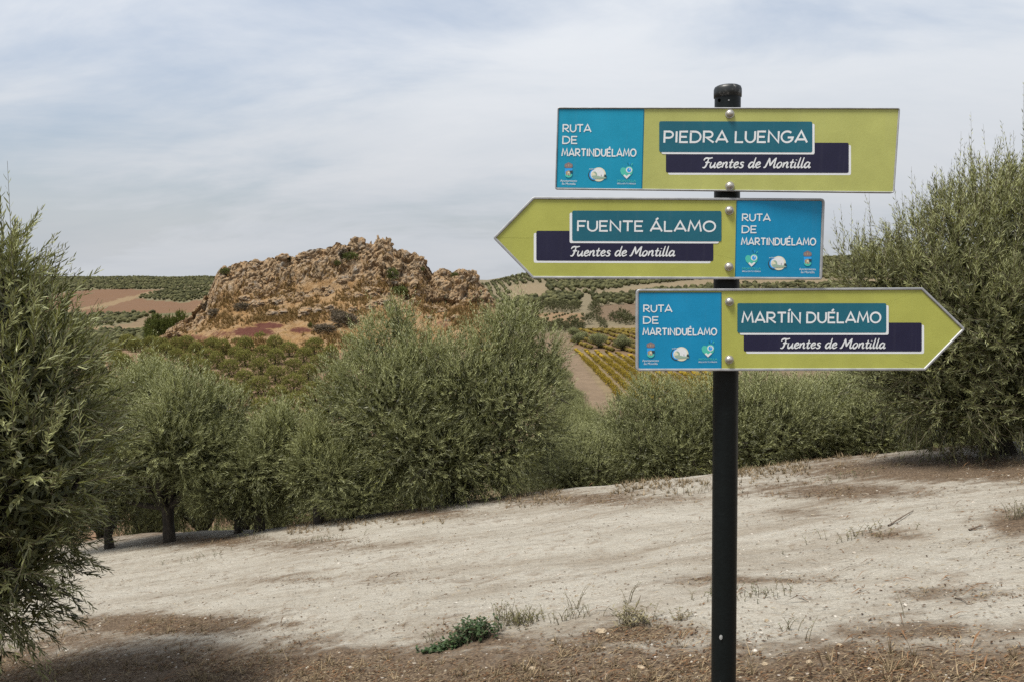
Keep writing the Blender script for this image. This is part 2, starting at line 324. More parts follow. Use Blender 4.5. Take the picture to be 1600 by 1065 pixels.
nt.links.new(cc, b.inputs['Base Color']); b.inputs['Roughness'].default_value = .95; b.inputs['Specular IOR Level'].default_value = .1
bump(nt, b, mth(nt, 'ADD', n2, mth(nt, 'MULTIPLY', n3, .7)), .5, .9)
ii = np.arange(nx * ns).reshape(nx, ns)
def hill_mesh(name, s0, s1):
    a = ii[:, s0:s1]; q = np.stack([a[:-1, :-1], a[1:, :-1], a[1:, 1:], a[:-1, 1:]], -1).reshape(-1, 4)
    used, inv = np.unique(q, return_inverse=True); q = inv.reshape(q.shape)
    return mesh_np(name, P.reshape(-1, 3)[used], [q], m_rock, attrs={'rock': wr.ravel()[used], 'red': red.ravel()[used]}, smooth=False)
cut = int(.37 * ns)
tag(link('hillside', hill_mesh('hillside', 0, cut + 1)), kind='structure')
outcrop = bpy.data.objects.new('rock_outcrop', None); COL.objects.link(outcrop)
tag(outcrop, 'long craggy limestone outcrop crowning the grassy hill beyond the orchard', 'rock outcrop')
link('rock_face', hill_mesh('rock_face', cut, ns), outcrop)
def ico(sub):
    me = bpy.data.meshes.new('t'); import bmesh; bm = bmesh.new(); bmesh.ops.create_icosphere(bm, subdivisions=sub, radius=1); bm.verts.ensure_lookup_table()
    v = np.array([p.co[:] for p in bm.verts]); f = np.array([[q.index for q in p.verts] for p in bm.faces]); bm.free(); bpy.data.meshes.remove(me); return v, f
ICO = {k: ico(max(k, 1)) for k in (1, 2, 3, 4)}
ICO[0] = ICO[1]
def boulder(name, loc, size, seed, sub=4, m=None, rough=1., parent=None):
    v, f = ICO[sub]; v = v.copy(); o = np.array([seed * 7.1, seed * 3.3, 0])
    a, b2, cid = worley(v * 1.3 + o, seed); d = .72 + .45 * (cid - .5) * rough + .3 * np.clip((b2 - a) / .3, 0, 1) * rough * .7 + (fbm(v * 3 + o, 3, seed) - .5) * .5 * rough
    v = v * d[:, None] * np.array(size); me = mesh_np(name, v, [f], m or m_rock, attrs={'rock': np.ones(len(v)), 'red': np.zeros(len(v))}, smooth=False)
    ob = link(name, me, parent, loc); return ob
rnd = random.Random(4)
for k, (x, y, w_, h_, yy) in enumerate([(560, 384, 2.2, 2.6, 187.2), (577, 387, 1.3, 1.8, 187), (592, 384, 1.2, 2.4, 186.9), (603, 384, 1.8, 2.5, 187), (632, 399, 1.7, 1.6, 187), (649, 405, 1.3, 1.7, 186.8), (536, 389, 2.0, 1.6, 187), (656, 409, 1.6, 1.6, 186),
                                       (690, 432, 2.4, 2.2, 186), (722, 430, 2.2, 2.0, 186), (736, 434, 1.9, 2.4, 185), (748, 456, 2.0, 2.2, 184), (350, 424, 1.3, 1.5, 187), (442, 403, 2.2, 1.6, 187), (476, 402, 2.0, 1.5, 187), (403, 412, 1.8, 1.2, 187)]):
    boulder('crag', at(x, y + 3, yy), (w_, w_ * .9, h_), 100 + k, 4, rough=1.25, parent=outcrop)
hs_py = rpy; rows_ok = np.argwhere((S[None, :] > .36) & (S[None, :] < .60) & (pxs[:, None] > 365) & (pxs[:, None] < 770))
for k in range(46):
    i, j = rows_ok[rnd.randrange(len(rows_ok))]; s_ = rnd.uniform(.5, 1.5)
    boulder('boulder', P[i, j] + np.array([0, 0, .1 * s_]), (s_ * 1.25, s_, s_ * .75), 200 + k, 3, rough=1.1, parent=outcrop)

# ------------------------------------------------------------------ foliage makers
def unit(v): return v / np.maximum(np.linalg.norm(v, axis=-1, keepdims=True), 1e-9)
def shoots(rs, lobes, n, K, leaf, L=(.2, .45), upb=.6, whip=.04, wide=.19, inner=0, leafset=6, droop=.25, cut_in=.7):
    """leaf sprays spread over the lobes of a crown; returns verts, faces, rnd attribute (random leaf tone plus painted top light)"""
    lobes = np.array(lobes, float); c0, r0 = lobes[:, :3], lobes[:, 3]; zmin, zmax = (c0[:, 2] - r0).min(), (c0[:, 2] + r0).max()
    m = int(n * 1.9); k = rs.choice(len(r0), m, p=r0 ** 2 / (r0 ** 2).sum()); d = unit(rs.normal(size=(m, 3))); d[:, 2] = np.where((d[:, 2] < -.5) & (rs.rand(m) < .5), -d[:, 2], d[:, 2])
    rad = r0[k] * (1 - .5 * rs.rand(m) ** 1.6); O = c0[k] + d * rad[:, None]
    keep = np.ones(m, bool)
    for q in range(len(r0)):
        ins = (np.linalg.norm(O - c0[q], axis=1) < .72 * r0[q]) & (k != q); keep &= ~(ins & (rs.rand(m) < cut_in))
    O, d = O[keep][:n], d[keep][:n]; n = len(O)
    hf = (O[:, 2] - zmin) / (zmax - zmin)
    up = upb * (hf * 2.3 - .35); D = unit(d * .62 + np.stack([0 * up, 0 * up, up], -1) + rs.normal(size=(n, 3)) * .3)
    Ls = rs.uniform(L[0], L[1], n); wmask = (rs.rand(n) < whip) & (hf > .55); Ls[wmask] *= rs.uniform(1.4, 2.2, wmask.sum()); D[wmask] = unit(D[wmask] * .5 + np.array([0, 0, 1.]))
    lit_tone = np.clip(rs.normal(.5, .16, n) + .50 * (hf - .55), 0, 1)  # random tone plus painted light: crown tops paler, lower leaves darker
    t = (np.arange(K) + .5)[None] / K * np.ones((n, 1)) + rs.uniform(-.4, .4, (n, K)) / K
    A = unit(np.cross(D, rs.normal(size=(n, 3)))); B = np.cross(D, A); dr = (rs.uniform(0, 1, n) * droop * (1.3 - hf))[:, None, None]
    pos = O[:, None] + D[:, None] * (Ls[:, None] * t)[..., None]; pos[..., 2] -= (dr[..., 0] * Ls[:, None] * t ** 2)
    ph = rs.uniform(0, 6.28, (n, 1)) + (np.arange(K) // 2 * 1.35 + np.arange(K) % 2 * math.pi)[None] + rs.normal(size=(n, K)) * .25
    side = A[:, None] * np.cos(ph)[..., None] + B[:, None] * np.sin(ph)[..., None]
    T = D[:, None] - np.array([0, 0, 1.]) * dr * 2 * t[..., None]
    ld = unit(T * 1.0 + side * rs.uniform(.38, .95, (n, K))[..., None]); ll = leaf * (1.15 - .5 * t ** 2) * rs.uniform(.7, 1.2, (n, K))
    sv = unit(np.cross(ld, side + rs.normal(size=(n, K, 3)) * .35)); nn = np.cross(ld, sv)
    pos, ld, ll, sv, nn = pos.reshape(-1, 3), ld.reshape(-1, 3), ll.reshape(-1, 1), sv.reshape(-1, 3), nn.reshape(-1, 3); rr = np.repeat(lit_tone, K) + rs.normal(size=n * K) * .12
    wv = wide * .5
    if leafset == 4:
        V = np.stack([pos, pos + ld * ll * .45 + sv * ll * wv, pos + ld * ll + nn * ll * .06, pos + ld * ll * .45 - sv * ll * wv], 1)
    else:
        cu = nn * ll
        V = np.stack([pos, pos + ld * ll * .28 + sv * ll * wv * .85, pos + ld * ll * .68 + sv * ll * wv * .8 + cu * .03, pos + ld * ll + cu * .1, pos + ld * ll * .68 - sv * ll * wv * .8 + cu * .03, pos + ld * ll * .28 - sv * ll * wv * .85], 1)
    kk = V.shape[1]; F = np.arange(len(V) * kk).reshape(-1, kk) if kk == 4 else None
    if kk == 6:
        b6 = np.arange(len(V))[:, None] * 6; F = np.concatenate([b6 + np.array([[0, 1, 2, 5]]), b6 + np.array([[5, 2, 3, 4]])])
    V = V.reshape(-1, 3); rr = np.repeat(rr, kk)
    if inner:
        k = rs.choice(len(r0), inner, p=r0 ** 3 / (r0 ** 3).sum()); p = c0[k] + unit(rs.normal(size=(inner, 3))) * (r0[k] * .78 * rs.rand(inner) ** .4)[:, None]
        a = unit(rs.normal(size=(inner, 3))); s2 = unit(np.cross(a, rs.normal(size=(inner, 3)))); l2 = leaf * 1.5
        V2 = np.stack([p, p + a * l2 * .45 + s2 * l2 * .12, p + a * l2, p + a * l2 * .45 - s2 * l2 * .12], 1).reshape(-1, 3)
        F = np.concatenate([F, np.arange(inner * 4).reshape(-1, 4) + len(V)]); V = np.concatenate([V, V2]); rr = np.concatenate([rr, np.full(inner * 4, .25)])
    tips = (O, D, Ls)
    return V, F, np.clip(rr, 0, 1), tips
def tube(pts, rad, seg=7, rs=None, rough=0.):
    pts = np.array(pts, float); rad = np.array(rad, float); T = unit(np.gradient(pts, axis=0)); ref = np.array([.3, 1, .1]); A = unit(np.cross(T, ref)); B = np.cross(T, A)
    a = np.linspace(0, 2 * math.pi, seg, endpoint=False); rr = rad[:, None] * np.ones(seg)
    if rs is not None: rr = rr * (1 + rough * rs.uniform(-1, 1, rr.shape))
    V = pts[:, None] + (A[:, None] * np.cos(a)[None, :, None] + B[:, None] * np.sin(a)[None, :, None]) * rr[..., None]
    n = len(pts); i = np.arange(n * seg).reshape(n, seg); j = np.roll(i, -1, 1)
    return V.reshape(-1, 3), np.stack([i[:-1], j[:-1], j[1:], i[1:]], -1).reshape(-1, 4)
def joinp(parts):
    V, F, o = [], [], 0
    for v, f in parts: V.append(v); F.append(f + o); o += len(v)
    return np.concatenate(V), np.concatenate(F)
def bez(a, b2, c3, n=9):
    t = np.linspace(0, 1, n)[:, None]; a, b2, c3 = map(np.array, (a, b2, c3)); return a * (1 - t) ** 2 + 2 * b2 * t * (1 - t) + c3 * t * t
def wood(rs, lobes, tr, fork, tips=None, nbr=30, lean=(0, 0)):
    """gnarled trunk forking at height fork into limbs that reach every lobe, and thin branches on"""
    pr = []; top = np.array([lean[0], lean[1], fork]); n = 9
    cl = bez((0, 0, -.25), (lean[0] * -.4, 0, fork * .5), top, n); cl[:, :2] += rs.normal(size=(n, 2)) * tr * .12
    rad = tr * np.interp(np.linspace(0, 1, n), [0, .25, .5, .85, 1], [1.45, 1.05, .88, 1.05, .85]); pr.append(tube(cl, rad, 12, rs, .13))
    for L in lobes:
        cc3 = np.array(L[:3]); h = top + (cc3 - top) * .5 + rs.normal(size=3) * .12 + np.array([0, 0, -.1]); pr.append(tube(bez(top - np.array([0, 0, .12]), h, cc3, 9), np.linspace(tr * .62, tr * .16, 9), 7, rs, .1))
    if tips is not None:
        O, D, Ls = tips; cs = np.array([L[:3] for L in lobes])
        for q in rs.choice(len(O), min(nbr, len(O)), replace=False):
            near_c = cs[np.argmin(np.linalg.norm(cs - O[q], axis=1))]; pr.append(tube(bez(near_c, (near_c + O[q]) / 2 + rs.normal(size=3) * .08, O[q] + D[q] * Ls[q] * .6, 6), np.linspace(tr * .13, .004, 6), 5))
    return joinp(pr)
def leafmat(name, dark, lite, back, trans=.25, rough=.5):
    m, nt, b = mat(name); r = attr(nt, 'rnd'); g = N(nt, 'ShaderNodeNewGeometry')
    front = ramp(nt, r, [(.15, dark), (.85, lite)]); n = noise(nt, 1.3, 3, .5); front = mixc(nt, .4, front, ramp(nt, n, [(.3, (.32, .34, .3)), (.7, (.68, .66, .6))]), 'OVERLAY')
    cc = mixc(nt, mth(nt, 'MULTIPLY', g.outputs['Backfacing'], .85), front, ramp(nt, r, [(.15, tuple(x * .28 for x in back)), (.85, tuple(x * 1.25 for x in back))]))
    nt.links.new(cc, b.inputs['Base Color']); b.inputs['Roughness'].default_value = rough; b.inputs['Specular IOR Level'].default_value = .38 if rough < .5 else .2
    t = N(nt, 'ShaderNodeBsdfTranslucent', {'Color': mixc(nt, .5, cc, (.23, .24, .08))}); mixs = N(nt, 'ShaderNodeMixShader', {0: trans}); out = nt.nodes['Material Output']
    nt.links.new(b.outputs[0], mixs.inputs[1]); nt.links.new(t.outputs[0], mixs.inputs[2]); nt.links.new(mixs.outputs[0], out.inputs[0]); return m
m_olive = leafmat('olive_leaf', (.012, .016, .003), (.235, .245, .072), (.31, .325, .155), .22, .46)
m_olive_mid = leafmat('orchard_leaf', (.024, .027, .003), (.29, .28, .066), (.20, .195, .055), .18, .7)
m_green = leafmat('broad_leaf', (.02, .03, .004), (.10, .12, .02), (.10, .12, .03), .15)
m_vine = leafmat('vine_leaf', (.13, .09, .006), (.36, .245, .016), (.27, .20, .025), .25, .7)
m_farol = leafmat('distant_olive_leaf', (.036, .038, .014), (.10, .098, .042), (.09, .092, .045), .1, .8)
m_dryb = leafmat('dry_shrub', (.09, .07, .05), (.16, .13, .09), (.15, .12, .09), .1, .9)
m_bark, nt, b = mat('olive_bark'); n = noise(nt, 14, 7, .7, stretch=(1, 1, .25)); nt.links.new(ramp(nt, n, [(.3, (.010, .008, .006)), (.55, (.035, .028, .021)), (.75, (.09, .072, .055))]), b.inputs['Base Color']); b.inputs['Roughness'].default_value = .95; bump(nt, b, n, .03, 1)
m_twig = plain('twig', (.15, .125, .08), .8, var=.3)

def near_tree(label, base, lobes_px, Y, seed, n, K, leaf, trunk_r, fork, group=None, depth=None, whip=.05, L=(.2, .45), leafset=4, inner=4000, wide=.2, nbr=40, lean=(0, 0), upb=.6, extra=None, stems=False):
    """lobes_px: (px, py, radius px, offset in depth in metres) measured at the tree's distance Y"""
    rs = np.random.RandomState(seed); base = np.array(base, float); lobes = []
    for (x, y, r, dy) in lobes_px:
        p = at(x, y, Y + dy) - base; lobes.append((p[0], p[1], p[2], r * Y / FPX))
    lobes += extra or []
    V, F, rr, tips = shoots(rs, lobes, n, K, leaf, L, upb, whip, wide, inner, leafset)
    root = bpy.data.objects.new('olive_tree', None); COL.objects.link(root); root.location = base; tag(root, label, 'tree', group)
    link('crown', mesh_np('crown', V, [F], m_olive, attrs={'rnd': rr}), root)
    W = wood(rs, lobes, trunk_r, fork, tips, nbr, lean); link('trunk', mesh_np('trunk', W[0], [W[1]], m_bark, smooth=True), root)
    if stems:
        O, D, Ls = tips; A = unit(np.cross(D, [.3, .2, 1])); B = np.cross(D, A); w_ = .0022; E = O + D * Ls[:, None]
        ring = [A * w_, (-.5 * A + .87 * B) * w_, (-.5 * A - .87 * B) * w_]; SV = np.stack([O + q for q in ring] + [E + q * .4 for q in ring], 1).reshape(-1, 3); i6 = np.arange(len(O))[:, None] * 6
        SF = np.concatenate([i6 + np.array([[0, 1, 4, 3]]), i6 + np.array([[1, 2, 5, 4]]), i6 + np.array([[2, 0, 3, 5]])]); link('twigs', mesh_np('twigs', SV, [SF], m_twig), root)['kind'] = 'stuff'
    return root
def mir(l): return [(x, y, r, -d + .3) for x, y, r, d in l]
# the big tree in the middle
Yc = 12.3
LC = [(560, 615, 62, 0), (545, 680, 55, .3), (600, 560, 58, .2), (620, 645, 82, -.5), (670, 585, 60, -.2), (650, 700, 70, -.7), (590, 735, 42, -.2), (725, 610, 70, -.3), (700, 720, 55, -.8), (770, 560, 58, .1), (820, 590, 52, .3), (800, 650, 70, -.3),
      (775, 715, 58, -.5), (838, 690, 46, .2), (622, 512, 26, 0), (800, 520, 40, .2), (848, 553, 34, .3), (852, 610, 36, .1), (700, 650, 90, .9), (620, 620, 70, 1.0), (790, 620, 70, 1.1), (510, 640, 25, 0), (740, 760, 28, -.3), (660, 755, 25, -.5)]
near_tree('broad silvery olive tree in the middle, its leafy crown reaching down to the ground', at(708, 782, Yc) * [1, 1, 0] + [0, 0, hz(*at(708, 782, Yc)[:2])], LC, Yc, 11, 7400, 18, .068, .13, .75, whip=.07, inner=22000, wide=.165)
# left middle tree with dark trunk
bl = ground_at(265, 846); Yl = bl[1]
LL = [(185, 640, 45, 0), (235, 615, 45, .2), (285, 640, 50, -.3), (340, 655, 45, 0), (205, 690, 55, -.3), (265, 690, 60, -.6), (325, 715, 50, -.4), (365, 700, 36, .1), (180, 735, 42, 0), (228, 728, 42, -.2), (312, 735, 36, -.2), (250, 700, 70, .9), (320, 690, 55, .8), (165, 770, 26, .3), (150, 660, 36, .2)]
near_tree('olive tree with a dark forked trunk standing bare, left of the middle tree', bl, LL, Yl, 12, 4800, 18, .07, .095, .68, inner=14000, wide=.165)
b2_ = ground_at(405, 829)
near_tree('small olive tree with a crooked dark trunk, just right of the forked-trunk olive', b2_, [(430, 700, 42, 0), (400, 745, 38, -.2), (455, 735, 42, 0), (440, 665, 22, 0), (380, 715, 25, 0), (432, 765, 18, 0), (430, 720, 45, .7)], b2_[1], 13, 2200, 18, .07, .085, .75, inner=6000, wide=.165, lean=(-.12, 0))
b3_ = ground_at(498, 817)
near_tree('small olive tree with a thin trunk, tucked against the middle tree', b3_, [(500, 720, 38, 0), (525, 745, 34, -.2), (480, 745, 26, 0), (540, 720, 30, .3), (495, 690, 20, 0), (510, 735, 42, .7)], b3_[1], 14, 2000, 18, .07, .08, .6, inner=5000, wide=.165)
# right big tree
br = ground_at(1562, 706); Yr = br[1]
LR = [(1335, 425, 32, .2), (1375, 440, 48, 0), (1425, 395, 45, .1), (1440, 450, 60, -.2), (1480, 340, 40, .1), (1500, 400, 65, -.3), (1545, 320, 50, 0), (1580, 380, 75, -.4), (1615, 310, 52, 0), (1660, 360, 80, .2), (1390, 520, 52, .1), (1450, 540, 68, -.3), (1530, 500, 80, -.6),
      (1610, 500, 90, -.7), (1700, 460, 100, 0), (1430, 620, 55, 0), (1500, 620, 68, -.4), (1590, 610, 75, -.6), (1680, 590, 85, -.1), (1370, 590, 35, .2), (1560, 660, 38, -.3), (1650, 670, 45, -.2), (1760, 540, 90, .2), (1560, 480, 120, .9), (1480, 520, 90, .9), (1660, 480, 120, 1.1), (1470, 670, 30, .1), (1740, 640, 60, 0)]
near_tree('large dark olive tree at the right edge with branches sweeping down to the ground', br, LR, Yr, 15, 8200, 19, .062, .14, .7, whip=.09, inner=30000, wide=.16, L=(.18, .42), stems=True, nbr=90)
# near left tree
YL = 4.3; pl = at(-95, 900, YL); bL = np.array([pl[0], YL + .2, hz(pl[0], YL + .2)])
LLn = [(-20, 560, 130, 0), (30, 620, 115, -.15), (-60, 700, 190, 0), (10, 740, 130, -.3), (50, 700, 95, .1), (-20, 860, 130, -.2), (20, 830, 100, .1), (-90, 520, 140, .2), (-160, 650, 220, .5), (-200, 850, 180, .3), (0, 950, 75, -.1), (-80, 960, 90, -.1), (60, 560, 55, 0), (95, 620, 62, .1), (110, 690, 48, .2), (-10, 450, 60, .1), (100, 780, 45, 0), (40, 500, 50, .1), (-40, 620, 180, .8), (-120, 800, 200, .9), (20, 480, 45, 0), (-150, 460, 120, .4), (-15, 400, 34, .1), (8, 430, 30, 0)]
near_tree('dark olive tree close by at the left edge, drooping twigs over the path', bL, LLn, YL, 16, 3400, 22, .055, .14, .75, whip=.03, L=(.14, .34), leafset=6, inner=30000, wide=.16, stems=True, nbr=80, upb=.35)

# generic olive trees behind the crest, three grown forms reused
def generic(seed, W=2.1, Hh=3.4, n=3400):
    rs = np.random.RandomState(seed); lobes = []
    for k in range(13):
        a = k * 2.4 + rs.uniform(-.3, .3); r = W * .55 * math.sqrt((k + .5) / 13) * 1.15; h = Hh * (.42 + .34 * rs.rand() * (1.2 - r / W)); lobes.append((r * math.cos(a), r * math.sin(a), h, rs.uniform(.55, .85)))
    lobes.append((0, 0, Hh * .55, 1.1)); lobes.append((rs.uniform(-.4, .4), 0, Hh - .75, .55)); lobes.append((.5, .3, Hh * .38, .7)); lobes.append((-.6, -.3, Hh * .38, .7))
    V, F, rr, tips = shoots(rs, lobes, n, 14, .08, (.2, .42), .8, .06, .18, 9000, 4)
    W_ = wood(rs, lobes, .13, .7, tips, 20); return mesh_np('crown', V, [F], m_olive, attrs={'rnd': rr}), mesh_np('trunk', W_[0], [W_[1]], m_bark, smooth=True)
GEN = [generic(s) for s in (21, 22, 23)]
def put_tree(x, y, k, s, rz, label, group=None, sz=None, z=None):
    root = bpy.data.objects.new('olive_tree', None); COL.objects.link(root); root.location = (x, y, hz(x, y) if z is None else z); root.rotation_euler = (0, 0, rz); root.scale = (s, s, sz or s)
    tag(root, label, 'tree', group)
    link('crown', GEN[k][0], root); link('trunk', GEN[k][1], root); return root
def by_top(px, top, y):      # ground spot on this line of sight and the scale that brings the crown top to its height
    p = at(px, top, y); z = hz(p[0], y); return p[0], y, max(.5, (p[2] - z) / 3.35)
for q, (px_, top, y, wd, lab) in enumerate([
        (903, 668, 15.2, .62, 'low grey-green olive just right of the middle tree, behind the crest'), (958, 648, 17.5, .62, 'olive tree behind the crest below the vineyard'), (1038, 588, 15.2, .82, 'olive tree behind the crest, left of the black post'),
        (1122, 622, 18.5, .70, 'olive tree directly behind the black post'), (1192, 566, 14.4, .78, 'olive tree right of the black post, below the lowest board'), (1282, 600, 16.5, .70, 'dark olive under the arrow tip of the lowest board'),
        (1345, 560, 15.5, .9, 'olive half hidden behind the right edge tree'), (1420, 560, 17.5, 1.1, 'olive hidden deep behind the right edge tree'), (1560, 520, 19, 1.2, 'olive farthest right behind the big right tree'),
        (150, 590, 21, 1.0, 'olive behind the near left tree, second row'), (60, 600, 18, 1.0, 'olive at the left frame side behind the near tree'), (378, 660, 19, .85, 'olive behind the small crooked olive, trunk in shade'), (440, 655, 25, .8, 'pale olive in the second row above the small crooked olive'),
        (545, 690, 19, .9, 'olive behind the middle tree on its left side'), (870, 640, 24, .8, 'olive downhill behind the middle tree, right side'), (310, 640, 21, .9, 'olive behind the forked-trunk olive'), (230, 610, 26, 1.0, 'olive downhill behind the forked-trunk olive, left side'),
        (680, 640, 20, 1., 'olive wholly in the shade behind the middle tree'), (905, 635, 30, 1, 'olive downhill between the middle tree and the vineyard'), (960, 640, 33, 1, 'olive downhill just below the yellow vines')]):
    x, y, s = by_top(px_, top, y); put_tree(x, y, q % 3, s * 1.0 if wd is None else wd * .98, q * 1.7, lab, 'olive trees behind the crest', sz=s)
for q, (px_, py_, top, s_, lab) in enumerate([(172, 856, 640, .62, 'leftmost small olive with its trunk just showing beside the near left tree'), (372, 832, 700, .5, 'slim shaded olive between the forked-trunk olive and the crooked olive'), (549, 809, 710, .5, 'small shaded olive with a thin trunk at the left foot of the middle tree'), (592, 800, 700, .5, 'shaded olive stem under the left skirt of the middle tree')]):
    g_ = ground_at(px_, py_); tp_ = at(px_, top, g_[1]); put_tree(g_[0], g_[1], q % 3, s_, q * 1.9, lab, 'small shaded olives on the left', sz=(tp_[2] - g_[2]) / 3.35, z=g_[2])
for q, (px_, top, y) in enumerate([(862, 552, 118), (872, 572, 100), (888, 596, 84), (905, 612, 72), (925, 622, 66)]):
    x, y, s = by_top(px_, top, y); put_tree(x, y, q % 3, 1.15, q * 1.3, ['farthest grey-green olive along the left edge of the dirt track', 'olive beside the dirt track, second from the far end', 'olive beside the dirt track level with the middle of the yellow vineyard', 'olive beside the dirt track near its lower end', 'nearest olive at the lower end of the dirt track'][q], 'olives along the dirt track', sz=min(s, 1.5))
k = 0
for y in (36, 42, 49, 57, 65):
    for px_ in range(60, 1480, int(FPX * 6.6 / y)):
        if 985 < px_ < 1130 and y > 45: continue
        xx = (px_ + (y * 37) % 60 - 800) / FPX * y; k += 1; s = .95 + .2 * math.sin(k * 3.7)
        put_tree(xx, y + math.sin(k * 5.1) * .8, k % 3, s, k * 2.1, 'grey-green olive tree growing on the slope down to the valley floor', 'olive trees on the downhill slope')

# ------------------------------------------------------------------ valley orchard
def blob_tree(seed, n, K, leaf, m, rx=1.7, h=2.7, nl=9, name='crown', trunk=True, dome=False):
    rs = np.random.RandomState(seed); lobes = [(0, 0, h * .40, rx * .72)] * 2 if dome else []
    for q in range(nl): a = q * 2.4; r = rx * .52 * math.sqrt((q + .5) / nl); lobes.append((r * math.cos(a), r * math.sin(a), h * (.34 + .22 * rs.rand()) , rx * rs.uniform(.40, .54)))
    lobes.append((0, 0, h * .58, rx * .58)); lobes.append((0, 0, h * .3, rx * .62))
    if dome: lobes += [(rx * .5 * math.cos(a), rx * .5 * math.sin(a), h * .22, rx * .42) for a in (0, 1.05, 2.1, 3.15, 4.2, 5.25)]
    V, F, rr, tips = shoots(rs, lobes, n, K, leaf, (leaf * 1.2, leaf * 2.6), .5, .03, .42, n // 2, 4, cut_in=.8)
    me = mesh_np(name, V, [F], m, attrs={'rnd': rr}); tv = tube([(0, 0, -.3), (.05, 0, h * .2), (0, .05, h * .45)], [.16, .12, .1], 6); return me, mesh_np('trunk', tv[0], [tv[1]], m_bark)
ORC = [blob_tree(s, 1000, 6, .19, m_olive_mid, 1.7, 2.5, 9, dome=True) for s in (31, 32, 33, 34)]
rs = np.random.RandomState(5); cnt = 0; ca, sa = math.cos(R(17)), math.sin(R(17))
POLY_ORCH = [(120, 545), (235, 540), (262, 536), (330, 528), (420, 528), (470, 522), (560, 518), (575, 560), (620, 640), (620, 700), (60, 700), (100, 560)]
for i in range(-40, 40):
    for j in range(-30, 40):
        u_, v_ = i * 4.7 + (j % 2) * 2.3, j * 8.2; x = u_ * ca - v_ * sa + rs.normal() * .25 - 40; y = u_ * sa + v_ * ca + 110 + rs.normal() * .25
        if not (70 < y < 162): continue
        z = hz(x, y); a, b2 = pix(x, y, z); 
        if not inpoly(np.array([a]), np.array([b2]), POLY_ORCH)[0] or rs.rand() < .05: continue
        if 500 < a and 545 < b2 < 590 and rs.rand() < .35: continue
        s = rs.uniform(.95, 1.15); root = bpy.data.objects.new('olive_tree', None); COL.objects.link(root); root.location = (x, y, z); root.rotation_euler = (0, 0, rs.rand() * 6); root.scale = (s, s, s * rs.uniform(1.0, 1.2)); cnt += 1
        tag(root, 'round bushy olive tree planted in the orchard rows below the rocky hill', 'tree', 'olive trees of the orchard below the rocky hill'); q = cnt % 4; link('crown', ORC[q][0], root); link('trunk', ORC[q][1], root)
print('orchard', cnt)
# broad dark trees at the foot of the hill, left
GR = [blob_tree(s, 1300, 8, .34, m_green, 3.3, 5.4, 11) for s in (41, 42)]
for q, (px_, top, w_, lab) in enumerate([(243, 492, 1.05, 'dark green leafy tree at the left foot of the hill, leftmost of its clump'), (262, 494, .8, 'dark green tree in the middle of the clump at the hill foot'), (281, 488, 1.0, 'tallest dark green tree, right end of the clump at the hill foot'), (236, 515, .62, 'low dark green tree at the front of the clump by the hill')]):
    y = 196 if q != 3 else 190; p = at(px_, top, y); z = hz(p[0], y); s = (p[2] - z) / 5.2
    root = bpy.data.objects.new('leafy_tree', None); COL.objects.link(root); root.location = (p[0], y, z); root.scale = (w_ * .95, w_ * .95, max(s, .4)); root.rotation_euler = (0, 0, q * 2.); tag(root, lab, 'tree', 'dark green trees at the foot of the hill'); link('crown', GR[q % 2][0], root); link('trunk', GR[q % 2][1], root)
# bushes on the hill
def hill_pt(px_, py_):
    k = np.argmin((rpx - px_) ** 2 + (rpy - py_) ** 2 + 1e6 * (np.broadcast_to(S, rpx.shape) > .79)); return P.reshape(-1, 3)[k]
BU = {'g': blob_tree(51, 260, 6, .2, m_green, 1.0, 1.2, 6), 'd': blob_tree(52, 300, 6, .22, m_dryb, 1.1, 1.1, 6)}
for (x, y, w_, h_, kd, lab) in [(625, 456, 1.8, 1.3, 'g', 'bright green round bush on the ledge below the crags'), (548, 401, 2.0, 1.1, 'g', 'green bush on the upper rock face under the summit'), (613, 431, 1.5, 1.7, 'g', 'dark bush in the cleft right of the summit'), (352, 424, 1.3, .9, 'g', 'tuft of green at the top left corner of the outcrop'),
                                (438, 404, .7, .7, 'g', 'small dark bush on the skyline of the outcrop'), (453, 403, .6, .6, 'g', 'smallest dark bush on the outcrop skyline'), (710, 428, .9, .8, 'g', 'bush on the low right crag'), (528, 410, .8, .7, 'g', 'little green bush beside the upper bush'), (660, 418, .6, .6, 'g', 'bush high on the right shoulder of the outcrop'),
                                (540, 505, 2.4, 1.8, 'd', 'large grey dry thicket on the grassy slope'), (528, 496, 1.5, 1.5, 'd', 'grey dry thicket behind the large one'), (508, 513, 2.1, 1.0, 'd', 'low grey thicket left of the large one'), (327, 478, 1.4, 1.2, 'd', 'grey bush at the left end of the rocks'), (338, 488, 1.8, .9, 'd', 'low grey bush below the left end of the rocks'),
                                (380, 480, 1.7, 1.1, 'd', 'grey bush on the slope, right of the left pair'), (485, 508, .5, .8, 'g', 'tiny dark shrub over the red soil')]:
    p = hill_pt(x, y + 3); root = bpy.data.objects.new('bush', None); COL.objects.link(root); root.location = p - np.array([0, 0, .25]); root.scale = (w_, w_, h_); tag(root, lab, 'bush', 'bushes on the rocky hill'); link('foliage', BU[kd][0], root)
